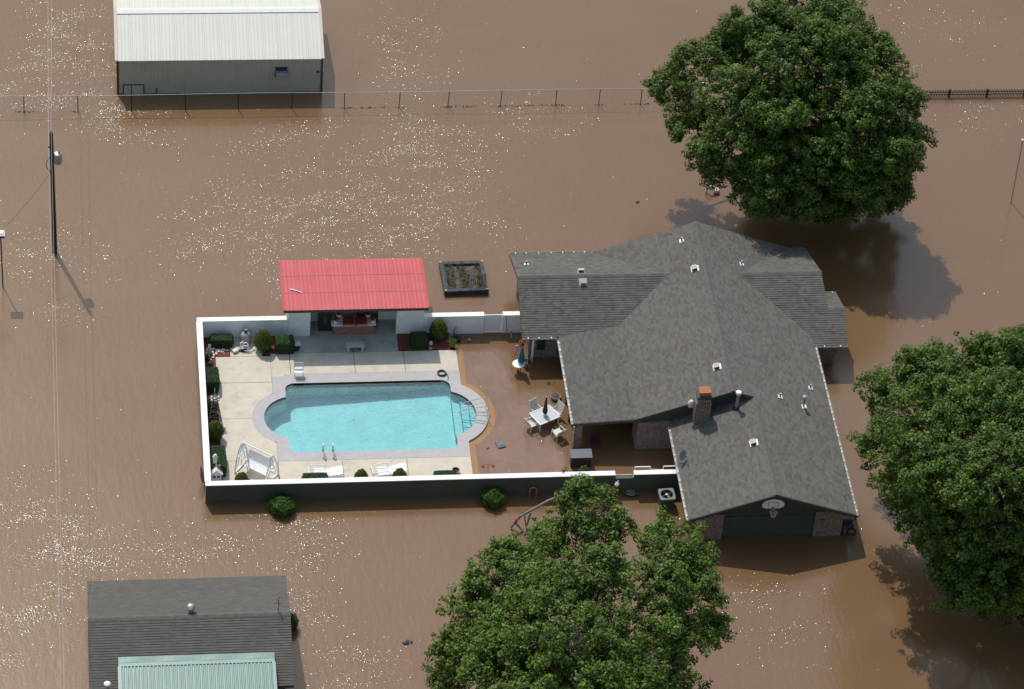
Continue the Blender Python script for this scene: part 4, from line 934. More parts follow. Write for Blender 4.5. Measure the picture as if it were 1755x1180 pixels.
MB().tube([(0, 0, -.5), (tpz.x - b0.x, tpz.y - b0.y, 4.7)], .035, 8).build('pole', M_['galv'], fpz); MB().lathe([(0, -.08), (.09, 0), (0, .08)], (tpz.x - b0.x, tpz.y - b0.y, 4.8), 10).build('finial', M_['white'], fpz)

# ------------------------------------------------------------------ foliage
def leaf_mesh(name, cen, nrm, size, m, parent=None, loc=None, kind=None):
    """diamond leaves, folded a little along the middle: two triangles each"""
    n = len(cen); a = rng.normal(size=(n, 3)); u = np.cross(nrm, a); u /= np.linalg.norm(u, axis=1)[:, None] + 1e-9; v = np.cross(nrm, u)
    sz = size * rng.uniform(.65, 1.35, n)[:, None]
    V = np.empty((n, 4, 3)); V[:, 0] = cen - u * sz * .5; V[:, 1] = cen + v * sz * .36 + nrm * sz * .12; V[:, 2] = cen + u * sz * .5; V[:, 3] = cen - v * sz * .36 + nrm * sz * .12
    me = bpy.data.meshes.new(name); me.vertices.add(n * 4); me.vertices.foreach_set('co', V.ravel())
    me.loops.add(n * 4); me.loops.foreach_set('vertex_index', np.arange(n * 4, dtype=np.int32)); me.polygons.add(n)
    me.polygons.foreach_set('loop_start', np.arange(n, dtype=np.int32) * 4); me.polygons.foreach_set('loop_total', np.full(n, 4, dtype=np.int32))
    me.update(calc_edges=True); me.materials.append(m)
    o = bpy.data.objects.new(name, me); C.objects.link(o)
    if parent: o.parent = parent
    if kind: o['kind'] = kind
    return o
def unit(a): return a / (np.linalg.norm(a, axis=1)[:, None] + 1e-9)

def lower(L, f): return [(px, py, min(z, f(px, py)), r) for px, py, z, r in L]
def tree(label, base, lobes, m, dens=1.0, leaf=.145, fork=2.6, trunk_r=.38, cat='tree', group='large trees round the house'):
    base = Vector(base); t = thing('shade_tree', label, cat, base, 0, group)
    L3 = [(G(px, py, z) - base, r * .9) for px, py, z, r in lobes]; nL = len(L3)
    for c, r in list(L3):
        for k in range(3):
            a = Vector((random.gauss(0, 1), random.gauss(0, 1), random.gauss(.2, .7))).normalized(); L3.append((c + a * r * random.uniform(.75, 1.0), r * random.uniform(.32, .5)))
    fk = Vector((0, 0, fork)); cen = []; nr = []
    MB().tube([(0, 0, -1), (.05, 0, fork * .5), fk], [trunk_r * 1.25, trunk_r, trunk_r * .85], 12).build('trunk', M_['bark'], t, smooth=True)
    tw = MB()
    for li, (c, r) in enumerate(L3):
        d = c - fk; mid = fk.lerp(c, .5) + Vector((random.uniform(-.4, .4), random.uniform(-.4, .4), random.uniform(-.2, .5)))
        if li < nL: lb_ = MB().tube([fk - d.normalized() * .1, fk.lerp(mid, .5) + Vector((0, 0, .15)), mid, mid.lerp(c, .6), c + Vector((0, 0, r * .2))], [trunk_r * .42, trunk_r * .34, trunk_r * .24, .07, .03], 7); lb_.build('limb', M_['bark'], t, smooth=True)
        nc = int(25 * r * r * dens * (1.5 if li >= nL else 1))
        for k in range(nc):
            a = np.array([random.gauss(0, 1), random.gauss(0, 1), random.gauss(.3, 1)]); a /= np.linalg.norm(a)
            rad = r * (random.uniform(.74, 1.14) if random.random() < .72 else random.uniform(.2, .8))
            p = np.array(c) + a * rad * np.array([1, 1, .85])
            if rad > r * .8 and random.random() < .5: tw.tube([tuple(np.array(c) + a * rad * .25), tuple(p)], [.03, .008], 3, cap=False)
            cs = random.uniform(.15, .44); nl = int(76 * (cs / .38) ** 2)
            q = rng.normal(size=(nl, 3)); q = unit(q) * (rng.uniform(0, 1, (nl, 1)) ** .45) * cs; q[:, 2] *= .8
            if k % 9 == 0 and rad > r * .8: p = p + a * random.uniform(.2, .45)
            cen.append(p + q); nr.append(unit(unit(q) * .7 + a * .35 + np.array([0, 0, .65]) + rng.normal(size=(nl, 3)) * .45))
    tw.build('twigs', M_['bark'], t, kind='stuff')
    cen = np.concatenate(cen); nr = np.concatenate(nr); leaf_mesh('crown', cen, nr, leaf, m, t, kind='stuff')
    return len(cen)
TT = [(1370, 45, 11, 2.5), (1300, 55, 10.5, 2), (1445, 60, 10.5, 2.2), (1258, 75, 9, 1.4), (1335, 115, 12.3, 2.5), (1420, 120, 12.5, 2.5), (1500, 120, 9.5, 1.9), (1205, 115, 8.5, 1.9), (1143, 145, 6.5, 1.3), (1178, 200, 6, 1.5),
      (1260, 170, 10.5, 2.3), (1350, 190, 12, 2.5), (1450, 200, 11, 2.6), (1530, 190, 8.5, 1.9), (1250, 240, 8, 2.1), (1330, 265, 9, 2.3), (1430, 270, 8.5, 2.4), (1515, 265, 7, 1.8), (1232, 290, 5, 1.1), (1300, 320, 5.5, 1.6), (1390, 325, 6, 1.8), (1480, 320, 5.2, 1.6), (1540, 280, 6, 1.2)]
def ztree(px, py):
    a = (520 - py) / 41; b = (510 - py) / 35; t = min(1, max(0, (px - 1410) / 90)); return a + (b - a) * t
TT += [(1340, 315, 2.0, 1.2), (1400, 312, 2.0, 1.3), (1460, 312, 2, 1.3), (1510, 310, 2.2, 1.2), (1310, 345, 1.4, 1.0), (1360, 350, 1.4, 1.1), (1420, 350, 1.4, 1.15), (1475, 348, 1.5, 1.1), (1525, 335, 1.8, 1.0), (1440, 300, 3.8, 1.6), (1500, 300, 4, 1.5), (1290, 325, 3.0, 1.4), (1350, 338, 2.8, 1.4), (1420, 340, 2.8, 1.5), (1480, 335, 3.2, 1.5), (1530, 320, 3.6, 1.3), (1550, 235, 7.0, 1.3), (1385, 300, 4.0, 1.8)]  # low, partly hidden lobes added so the water reflects foliage instead of sky
nT = tree('largest broad leafy tree standing behind the house at the top right', (16.9, 14.5, 0), lower(TT, ztree), M_['leafT'], 1.6)
TB = [(1005, 882, 7, 1.9), (1060, 905, 6, 1.1), (943, 930, 6, 1.3), (905, 960, 6.5, 1.6), (1150, 945, 8, 1.8), (1200, 960, 7, 1.1), (1125, 1005, 8.5, 1.7), (852, 1010, 7, 2.0), (812, 1050, 6, 1.7), (940, 1010, 9.5, 2.2), (1030, 1000, 9.5, 2.0), (1190, 1020, 7, 1.5),
      (1228, 1080, 5, 1.0), (1180, 1090, 6, 1.3), (860, 1080, 8, 2.1), (950, 1090, 10, 2.3), (1050, 1090, 9, 1.8), (1120, 1090, 8, 1.5), (800, 1120, 5.5, 1.6), (765, 1172, 4, 1.0), (870, 1150, 8, 2.1), (970, 1170, 9, 2.3), (1070, 1175, 8, 2.0), (1150, 1160, 6, 1.4), (1195, 1195, 4, .9),
      (900, 1230, 7, 2.2), (1000, 1240, 8, 2.2), (1090, 1230, 6, 1.8)]
tree('leafy tree at the bottom centre with bare limbs showing between its lobes', G(975, 1215), TB, M_['leafB'], 1.3)
TR = [(1700, 1022, 1.9, 1.3), (1645, 985, 2.2, 1.2), (1590, 905, 2.6, 1.1), (1755, 1035, 1.6, 1.3), (1620, 930, 3.2, 1.5), (1700, 955, 3.2, 1.7), (1770, 980, 3, 1.8), (1575, 865, 3.4, 1.3), (1820, 1030, 2, 1.5), (1507, 668, 5.5, 1.2), (1560, 650, 7, 1.6), (1605, 625, 8, 1.4), (1660, 615, 9, 1.6), (1735, 625, 10, 2), (1512, 760, 6, 1.6), (1570, 720, 9, 2.1), (1640, 700, 11, 2.3), (1720, 710, 12, 2.5), (1550, 810, 8, 2.0), (1620, 800, 11, 2.4), (1700, 810, 12, 2.6), (1560, 875, 5.5, 1.5),  # leading low lobes added to keep sky reflection out of the shaded water
      (1620, 890, 8, 2.1), (1700, 900, 9, 2.3), (1640, 970, 6, 1.8), (1720, 990, 6.5, 2.0), (1690, 1010, 5, 1.5), (1790, 640, 10, 2), (1800, 740, 12, 2.5), (1800, 840, 11, 2.5), (1800, 930, 8, 2.2), (1790, 1000, 6, 2), (1880, 700, 9, 2.2), (1880, 800, 9, 2.3), (1870, 900, 7, 2)]
tree('leafy tree at the right edge overhanging the water beside the garage', G(1740, 965), TR, M_['leafT'], 1.45)

def topiary(name, label, loc, rx, ry, h_, m, kind='egg', n=5200, leaf=.05, cat='shrub', group=None, rz=0):
    t = thing(name, label, cat, loc, rz, group)
    if kind == 'egg':
        a = unit(rng.normal(size=(n, 3))); s = np.array([rx, ry, h_ / 2]); f = 1 - .22 * np.clip(a[:, 2:3], -.2, 1)
        nb_ = 1 + .04 * np.sin(a[:, :1] * 9 + a[:, 2:] * 7); c = a * s * np.concatenate([f, f, np.ones_like(f)], 1) * nb_ * rng.uniform(.93, 1.03, (n, 1)) + np.array([0, 0, h_ / 2]); nn = unit(a / s + rng.normal(size=(n, 3)) * 1.0)
        core = MB().lathe([(rx * .25, .02)] + [(rx * .93 * math.sin(PI * k / 10) * (1 - .22 * max(-.2, -math.cos(PI * k / 10))), h_ / 2 - h_ / 2 * .95 * math.cos(PI * k / 10)) for k in range(1, 10)] + [(0, h_ * .97)], n=16, sy=ry / rx)
    elif kind == 'box':
        a = rng.uniform(-1, 1, (n, 3)); ax = rng.choice(3, n, p=[.25, .25, .5]); a[np.arange(n), ax] = np.where((ax == 2), 1.0, np.sign(rng.uniform(-1, 1, n)))
        nn = np.zeros((n, 3)); nn[np.arange(n), ax] = a[np.arange(n), ax]
        rr_ = np.abs(a) ** 5; l = (rr_.sum(1) ** (1 / 5.))[:, None]; a = a / np.maximum(l, 1) * (l ** 0 + .06)
        c = a * np.array([rx, ry, h_ / 2]) * rng.uniform(.95, 1.03, (n, 1)) + np.array([0, 0, h_ / 2 + .0]); nn = unit(nn + rng.normal(size=(n, 3)) * .45)
        core = MB().box((0, 0, h_ / 2), (rx * 1.9, ry * 1.9, h_ * .96))
    else:
        a = unit(rng.normal(size=(n, 3)) + np.array([0, 0, .3])); lump = 1 + .1 * np.sin(a[:, :1] * 6 + 1) * np.cos(a[:, 1:2] * 7) + .05 * np.sin(a[:, 2:] * 13)
        c = a * np.array([rx, ry, h_ / 2]) * lump * rng.uniform(.8, 1.1, (n, 1)) + np.array([0, 0, h_ / 2]); nn = unit(a + rng.normal(size=(n, 3)) * .6)
        core = MB().lathe([(rx * .75 * math.sin(PI * k / 10), h_ / 2 - h_ / 2 * .8 * math.cos(PI * k / 10)) for k in range(1, 10)], n=14, sy=ry / rx)
    leaf_mesh('foliage', c, nn, leaf, m, t, kind='stuff'); core.build('stem_mass', M_['core'], t, smooth=True)
    return t
M_['ac_ring'] = mat('dull grey plastic', (.16, .175, .18), .6, .1, 5)
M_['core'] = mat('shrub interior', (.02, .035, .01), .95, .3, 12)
zd = .13
def at(px, py, z=zd): q = G(px, py, z); return (q.x, q.y, z)
def topi(px, pyb, wpx, hz, m, kind, label, ry=None, **k):
    rx = wpx / 60.; ry = ry or rx; q = at(px, pyb); return topiary('shrub' if kind != 'box' else 'hedge', label, (q[0], q[1] + ry, zd), rx, ry, hz, M_[m], kind, **k)
topi(452, 608, 31, 1.35, 'leafE', 'egg', 'tall bright egg shaped shrub by the pool filter on the back wall', group='egg shaped shrubs')
topi(752, 588, 29, 1.3, 'leafE', 'egg', 'bright egg shaped shrub against the back wall right of the pool house', group='egg shaped shrubs')
topi(369, 761, 28, 1.25, 'leafE', 'egg', 'bright egg shaped shrub in the middle of the left wall bed', group='egg shaped shrubs')
topi(362, 716, 24, 1.2, 'leafE', 'egg', 'egg shaped shrub behind the small windmill by the left wall', group='egg shaped shrubs')
topi(380, 596, 37, .55, 'leafH', 'box', 'long low clipped hedge in the back left corner of the yard', .3, group='clipped hedges')
topi(488, 607, 31, .75, 'leafH', 'box', 'square clipped hedge beside the pool house left wall', .42, group='clipped hedges')
topi(718, 599, 28, .7, 'leafH', 'box', 'square dark clipped hedge below the pool house right wall', .4, group='clipped hedges')
topi(362, 672, 26, .75, 'leafH', 'box', 'clipped square hedge in the upper left wall bed', .65, group='clipped hedges')
topi(373, 818, 28, .8, 'leafH', 'box', 'clipped square hedge in the lower left wall bed behind the white model house', .85, group='clipped hedges')
topi(361, 630, 9, .3, 'leafS', 'round', 'tiny round shrub near the mulch corner at the top left', n=900)
for px, wp, lab in ((414, 25, 'leftmost, by the glider swing'), (619, 25, 'between the two loungers'), (685, 25, 'in front of the right lounger')):
    q = G(px, 826, .6); topiary('shrub', 'low bright round shrub behind the front wall, ' + lab, (q.x, -11.2, .1), wp / 60., .42, 1.34, M_['leafE'], 'egg', group='round shrubs along the front wall')
q = G(540, 822, .9); topiary('hedge', 'low clipped hedge top behind the front wall at the left lounger', (q.x, -11.35, .1), .68, .3, 1.13, M_['leafH'], 'box', group='hedges along the front wall')
q = G(762, 812, .9); topiary('hedge', 'low clipped hedge top behind the front wall near the red pot', (q.x, -11.38, .1), .62, .26, 1.12, M_['leafH'], 'box', group='hedges along the front wall')
q = G(1000, 803, .9); topiary('shrub', 'lime green shrub behind the front wall beside the grey lidded box', (q.x, -11.25, 0), .36, .36, 1.35, M_['leafE'], 'egg')
for px, pyb, wp, lab in ((484, 889, 40, 'round leafy shrub in the flood outside the left part of the front wall'), (846, 874, 38, 'round leafy shrub in the flood outside the middle of the front wall')):
    q = G(px, pyb, 0); topiary('shrub', lab, (q.x, q.y + wp / 60., -.15), wp / 60., wp / 60., .95, M_['leafS'], 'round', 5200, .075, group='shrubs standing in the flood')
q = G(502, 1082, 0); topiary('shrub', 'round shrub half hidden by the right end of the shed', (q.x - .15, q.y + .3, -.1), .4, .4, 1.0, M_['leafS'], 'round', 3500, .07, group='shrubs standing in the flood')

# ------------------------------------------------------------------ raised garden bed
ga = [G(752, 447, .35), G(828, 445, .35), G(838, 496, .35), G(762, 499, .35)]; gc = sum(ga, Vector()) / 4; gc.z = 0
gb = thing('raised_bed', 'raised vegetable bed framed with dark timbers between the pool house and the house', 'garden bed', gc)
for i in range(4):
    a = ga[i] - gc; b = ga[(i + 1) % 4] - gc; a.z = b.z = .13; inn = (-(a + b) / 2).normalized() * .13; e = (b - a).normalized() * (.0 if i % 2 else .24)
    MB().bar(a + inn + e, b + inn - e, .24, .42).build('timber', M_['railtie'], gb); 
for i in range(4):
    a = ga[i] - gc; c2 = a * .93; MB().box((c2.x, c2.y, .352), (.13, .09, .02)).build('corner_plate', M_['stone'], gb)
sm = MB(); nx, ny = 14, 14; x0, x1, y0, y1 = min(v.x for v in ga) - gc.x + .25, max(v.x for v in ga) - gc.x - .25, min(v.y for v in ga) - gc.y + .25, max(v.y for v in ga) - gc.y - .25
gv = [(x0 + (x1 - x0) * i / nx, y0 + (y1 - y0) * j / ny, .16 + random.uniform(0, .08)) for j in range(ny + 1) for i in range(nx + 1)]
sm.add(gv, [(j * (nx + 1) + i, j * (nx + 1) + i + 1, (j + 1) * (nx + 1) + i + 1, (j + 1) * (nx + 1) + i) for j in range(ny) for i in range(nx)]); sm.build('soil', M_['soil'], gb, kind='stuff')
cc = []; nn = []
for rowx in (.08, .2, .45, .52, .9):
    for k in range(16):
        cxx = x0 + (x1 - x0) * rowx + random.gauss(0, .06); cyy = y0 + (y1 - y0) * (k + .5) / 16
        if random.random() < .25: continue
        m_ = 28; q = rng.normal(size=(m_, 3)) * np.array([.07, .07, .05]); cc.append(np.array([cxx, cyy, .3]) + q); nn.append(unit(rng.normal(size=(m_, 3)) + np.array([0, 0, 1])))
leaf_mesh('seedlings', np.concatenate(cc), np.concatenate(nn), .06, M_['weed'], gb, kind='stuff')
q = G(817, 493, .35); tr_ = thing('iron_bench_frame', 'small black wrought iron fence panel standing in the vegetable bed', 'trellis', (q.x, q.y + .25, .3))
for z in (.08, .78): MB().bar((-.5, 0, z), (.5, 0, z), .03, .03).build('rail', M_['iron'], tr_)
for i in range(8): MB().bar((-.42 + i * .12, 0, .08), (-.42 + i * .12, 0, .78), .022, .022).build('bar', M_['iron'], tr_)
for x in (-.5, .5): MB().bar((x, 0, -.2), (x, 0, .95), .035, .035).build('post', M_['iron'], tr_); MB().bar((x, 0, .05), (x * 1.1, -.3, .0), .03, .03).build('foot', M_['iron'], tr_)
MB().bar((-.55, -.3, 0), (.55, -.3, 0), .03, .03).build('rail', M_['iron'], tr_)

# ------------------------------------------------------------------ furniture and small things in the yard
DZ = .105
def lounger(loc, rz, label):
    t = thing('sun_lounger', label, 'sun lounger', loc, rz, 'white loungers by the front wall')
    for y in (-.32, .32):
        MB().tube([(-.95, y, .3), (.2, y, .3), (.9, y, .3)], .022, 6).build('side_rail', M_['white'], t)
        MB().tube([(-.95, y, .0), (-.97, y, .32), (-.85, y, .5), (-.3, y, .56), (-.1, y, .55), (.0, y, .3)], .022, 6).build('armrest', M_['white'], t)
    for x, y in ((-.95, -.32), (-.95, .32), (.8, -.32), (.8, .32)): MB().tube([(x, y, 0), (x, y, .3)], .02, 6).build('leg', M_['white'], t)
    for i in range(9): MB().box((-.62 + i * .09, 0, .32), (.075, .64, .014)).build('slat', M_['white'], t)
    for i in range(8): MB().box((.22 + i * .09 , 0, .335 + i * .02), (.075, .64, .014), M=Matrix.Rotation(-.22, 3, 'Y')).build('slat', M_['white'], t)
    MB().bar((-.97, -.33, .0), (-.97, .33, .0), .03, .03).build('foot_bar', M_['white'], t); MB().bar((-.97, -.33, .5), (-.97, .33, .5), .03, .03).build('foot_bar', M_['white'], t)
    return t
q = G(561, 812, DZ + .3); lounger((q.x - .05, q.y + .12, DZ), .0, 'white slatted lounger nearer the glider swing, behind the front wall')
q = G(668, 808, DZ + .3); lounger((q.x, q.y + .1, DZ), .1, 'white slatted lounger farther from the swing, angled behind the front wall')

# glider swing
a = G(416, 758, 1.95); b = G(465, 781, 1.95); mid = (a + b) / 2; ang = math.atan2(b.y - a.y, b.x - a.x); Ls = (b - a).xy.length
gs = thing('glider_swing', 'white slatted porch glider swing hanging in its frame on the deck', 'swing', (mid.x, mid.y, DZ), ang)
Hh = 1.85
for sx in (-Ls / 2, Ls / 2):
    o_ = sx * 1.06
    for sy in (-1, 1):
        MB().tube([(sx, sy * .08, Hh), (o_, sy * .22, Hh - .3), (o_, sy * .5, .9), (o_, sy * .62, .05)], .045, 7).build('frame_leg', M_['white'], gs)
        MB().tube([(sx, sy * .02, Hh - .05), (o_, sy * .12, 1.2), (o_, sy * .38, .35)], .03, 6).build('frame_brace', M_['white'], gs)
    MB().bar((o_, -.62, .06), (o_, .62, .06), .06, .06).build('foot', M_['white'], gs); MB().bar((o_, -.46, 1.0), (o_, .46, 1.0), .05, .05).build('cross_bar', M_['white'], gs)
    for y in (-.25, .3): MB().tube([(sx * .98, 0, Hh - .05), (sx * .9, y, .62)], .012, 5).build('hanger_rod', M_['white'], gs)
MB().bar((-Ls / 2 - .05, 0, Hh + .02), (Ls / 2 + .05, 0, Hh + .02), .05, .05).build('top_bar', M_['white'], gs); MB().bar((-Ls / 2, .6, .1), (Ls / 2, .6, .1), .04, .04).build('cross_bar', M_['white'], gs); MB().bar((-Ls / 2, -.6, .1), (Ls / 2, -.6, .1), .04, .04).build('cross_bar', M_['white'], gs)
for i in range(6): MB().box((0, -.22 + i * .1, .5), (Ls * .86, .075, .02)).build('seat_slat', M_['white'], gs)
for i in range(5): MB().box((0, .34 + i * .035, .6 + i * .1), (Ls * .86, .018, .085), M=Matrix.Rotation(-.3, 3, 'X')).build('back_slat', M_['white'], gs)
for sx in (-Ls * .44, Ls * .44): MB().tube([(sx, -.26, .45), (sx, -.26, .74), (sx, .3, .78), (sx, .34, .5)], .03, 6).build('armrest', M_['white'], gs)
# deck bench (stone)
q0 = G(609, 603, DZ); sbn = thing('stone_bench', 'pale cast stone bench on the porch slab in front of the bar', 'bench', (q0.x, q0.y + .15, DZ))
MB().box((0, 0, .43), (1.05, .42, .07)).build('seat', M_['stone'], sbn)
for x in (-.4, .4): MB().prism([(x - .07, -.16), (x + .07, -.16), (x + .07, .16), (x - .07, .16)], 0, .395).build('leg', M_['stone'], sbn)
# small white chair
q0 = G(512, 648, DZ); wc = thing('folding_chair', 'small white folding chair standing by the upper left pool corner', 'chair', (q0.x, q0.y + .22, DZ))
for x in (-.24, .24): MB().tube([(x, -.22, 0), (x, .1, .42), (x, .2, .82)], .02, 6).build('side_frame', M_['white'], wc); MB().tube([(x, .22, 0), (x, -.18, .42)], .018, 6).build('leg', M_['white'], wc)
for i in range(5): MB().box((0, -.18 + i * .085, .42), (.48, .07, .014)).build('seat_slat', M_['white'], wc)
for i in range(3): MB().box((0, .15 + i * .025, .58 + i * .1), (.48, .014, .075)).build('back_slat', M_['white'], wc)
# hose coil
q0 = G(757, 640, DZ); hc = thing('hose_reel', 'grey coiled pool hose lying on the coping with its end in the water', 'hose', (q0.x, q0.y, DZ))
MB().tube([((.19 + .035 * (i % 24) / 24 + .03 * (i // 24 % 2)) * math.cos(i * .2618), (.19 + .03 * (i // 24 % 2)) * math.sin(i * .2618), .03 + .02 * (i // 24)) for i in range(96)], .028, 6).build('coil', M_['charcoal'], hc); MB().tube([(.28, -.02, .04), (.34, -.3, .05), (.3, -.55, .0), (.2, -.8, -.25)], .02, 6).build('hose_end', M_['charcoal'], hc)
# pool ladder rails
for px, lab in ((554, 'left'), (571, 'right')):
    q0 = G(px, 785, DZ); o = MB().tube([(0, 0, 0), (0, .1, .5), (0, .25, .72), (0, .42, .72), (0, .55, .5), (0, .62, -.3)], .025, 8).tube([(.06, .0, .0), (.05, .08, .45), (.0, .2, .68)], .02, 6).build('ladder_rail', M_['steel'], smooth=True); o.location = (q0.x, q0.y, DZ); tag(o, 'curved steel ladder rail at the near pool edge, the %s one' % lab, 'ladder rail', 'pool ladder rails')
hr = thing('pool_handrail', 'looped steel handrail at the steps in the right bay of the pool', 'handrail', (-2.3, -5.7, DZ))
MB().tube([(.28, -.35, 0), (.3, -.32, .8), (.22, -.3, .88), (-1.0, -.22, .55), (-1.25, -.2, .38), (-1.2, -.2, .2), (-.1, -.3, .42), (.28, -.34, .5)], .022, 8).build('rail_loop', M_['steel'], hr, smooth=True)
MB().tube([(.28, .35, 0), (.3, .4, .8), (.2, .4, .9), (-1.0, .35, .55), (-1.22, .33, .4), (-1.15, .33, .22), (-.1, .38, .42), (.28, .37, .5)], .022, 8).build('rail_loop', M_['steel'], hr, smooth=True)
# pool equipment
q0 = G(421, 590, DZ); sf = thing('sand_filter', 'grey beige round pool sand filter tank by the back wall', 'pool filter', (q0.x, q0.y + .2, DZ))
MB().lathe([(.18, 0), (.26, .1), (.3, .25), (.3, .5), (.27, .62), (.18, .72), (.1, .76)], n=24).build('tank', M_['sandfilter'], sf, smooth=True); MB().lathe([(.1, .75), (.11, .82), (.05, .86), (0, .86)], n=14).build('valve', M_['dark'], sf); MB().tube([(-.05, 0, .86), (-.05, 0, .95), (.1, 0, .95)], .018, 6).build('gauge_pipe', M_['white'], sf)
q0 = G(416, 603, DZ); pp = thing('pool_pump', 'black pool pump with looping white pipes in front of the filter tank', 'pump', (q0.x, q0.y + .1, DZ))
MB().lathe([(.0, -.25), (.1, -.22), (.12, 0), (.11, .22), (.0, .25)], n=14).build('motor', M_['dark'], pp, smooth=True)
pp.children[0].rotation_euler = (0, PI / 2, 0) if len(pp.children) else (0, 0, 0)
for P_ in ([(-.1, .1, .1), (-.12, .12, .5), (-.02, .14, .55), (.05, .14, .3)], [(.3, .0, .05), (.3, .05, .45), (.22, .1, .52), (.08, .12, .5), (.02, .12, .3)], [(-.1, .1, .25), (.3, .1, .3)], [(.1, -.1, .1), (.4, -.12, .08), (.7, .1, .06)]): MB().tube(P_, .032, 8).build('pipe', M_['white'], pp, smooth=True)
MB().box((-.42, -.08, .12), (.3, .22, .1), .5).build('lid_box', M_['offwhite'], pp)
MB().bx(-16.6 - q0.x, -15.95 - q0.x, -.0, .06, 0, .05).build('skid', M_['white'], pp)
# west bed ornaments
def orn(name, label, cat, px, py, z=zd): return thing(name, label, cat, at(px, py, z))
wm = orn('garden_windmill', 'small grey lattice garden windmill in the left wall bed', 'windmill', 368, 716)
for a in range(4):
    sx, sy = (1, 1, -1, -1)[a], (1, -1, -1, 1)[a]; MB().bar((sx * .3, sy * .26, 0), (sx * .1, sy * .1, 1.45), .035, .035).build('leg', M_['wood_grey'], wm)
for z in (.3, .65, 1.0):
    r = .28 - .18 * z / 1.45
    for (p0, p1) in (((-r, -r), (r, -r)), ((r, -r), (r, r)), ((r, r), (-r, r)), ((-r, r), (-r, -r))):
        MB().bar((p0[0], p0[1], z), (p1[0], p1[1], z), .02, .02).build('strut', M_['wood_grey'], wm)
        MB().bar((p0[0], p0[1], z), (p1[0] * .85, p1[1] * .85, z + .33), .015, .015).build('strut', M_['wood_grey'], wm)
MB().box((0, 0, 1.47), (.42, .36, .05)).build('platform', M_['galv'], wm)
for k in range(10):
    t0 = 2 * PI * k / 10; M = Matrix.Rotation(t0, 3, 'Y'); MB().box(M @ Vector((0, -.1, .17)) + Vector((0, 0, 1.62)), (.075, .01, .2), M=M).build('blade', M_['galv'], wm)
MB().tube([(0, -.12, 1.62), (0, .3, 1.62)], .015, 6).build('axle', M_['iron'], wm); MB().wallpoly([(0, .25, 1.58), (0, .5, 1.5), (0, .5, 1.76), (0, .25, 1.66)], (1, 0, 0), .01).build('tail_vane', M_['galv'], wm)
lh = orn('model_house', 'white model house ornament at the lower left corner of the yard', 'garden ornament', 371, 824)
MB().bx(-.2, .2, 0, .5, 0, .42).build('walls', M_['white'], lh); MB().add([(-.26, -.05, .4), (.26, -.05, .4), (.26, .55, .4), (-.26, .55, .4), (0, -.05, .68), (0, .55, .68)], [(0, 4, 5, 3), (1, 2, 5, 4), (0, 1, 4), (3, 5, 2)]).build('roof', M_['white'], lh)
for x in (-.09, .09): MB().bx(x - .06, x + .06, -.012, -.002, .18, .34).build('window', M_['slate'], lh)
MB().bx(-.12, .04, .42, .58, .4, .95).build('tower', M_['white'], lh); MB().lathe([(.02, .0), (.12, .04), (.06, .16), (0, .18)], (-.04, .5, .95), 8).build('tower_top', M_['offwhite'], lh); MB().bx(.05, .16, .2, .3, .6, .72).build('chimney', M_['terracotta'], lh)
for nm, px, py, mt_, lab in (('garden_figure', 356, 588 + 32, 'dark', 'dark figure ornament on the mulch by the upper left wall'), ('garden_figure', 359, 604, 'stone', 'pale stone figure in the mulch near the top left corner')):
    o = orn(nm, lab, 'ornament', px, py); MB().lathe([(.12, 0), (.14, .12), (.08, .3), (.1, .42), (.05, .5), (.07, .58), (0, .66)], n=12).build('body', M_[mt_], o, smooth=True); MB().lathe([(.16, -.05), (.16, .0)], n=12).build('base', M_[mt_], o); MB().tube([(-.14, 0, .25), (-.05, 0, .42), (.1, -.06, .3)], .03, 6).build('arms', M_[mt_], o)
lh.scale = (1.3, 1.2, 1.25); wm.scale = (1.1, 1.1, 1.0)
rk = MB()
for k in range(60):
    q = (random.uniform(-17.25, -16.2) if k % 3 else random.uniform(-17.3, -16.8), random.uniform(-.5, .0) if k % 3 else random.uniform(-2.2, -.5), zd + .02); rk.box(q, [random.uniform(.04, .12)] * 3, random.uniform(0, 3))
tag(rk.build('bed_stones', M_['bulb']), 'scattered pale stones on the red mulch in the top left corner', 'stones', kind='stuff')
q0 = G(507, 600, DZ); um = thing('parasol_base', 'dark round tub with a pale cloth draped over it beside the square hedge', 'tub', (q0.x, q0.y + .1, DZ))
MB().lathe([(.2, 0), (.24, .2), (.22, .36), (.18, .36), (.16, .25)], n=16).build('tub', M_['dark'], um, smooth=True); MB().add([(-.25, .1, .5), (.28, .18, .46), (.26, -.12, .36), (-.06, -.16, .4), (0, 0, .52), (-.25, .1, .47), (.28, .18, .43), (.26, -.12, .33), (-.06, -.16, .37), (0, 0, .49)], [(0, 4, 1), (1, 4, 2), (2, 4, 3), (3, 4, 0), (5, 6, 9), (6, 7, 9), (7, 8, 9), (8, 5, 9), (0, 1, 6, 5), (1, 2, 7, 6), (2, 3, 8, 7), (3, 0, 5, 8)]).build('cloth', mat('lilac cloth', (.5, .48, .62), .8), um)
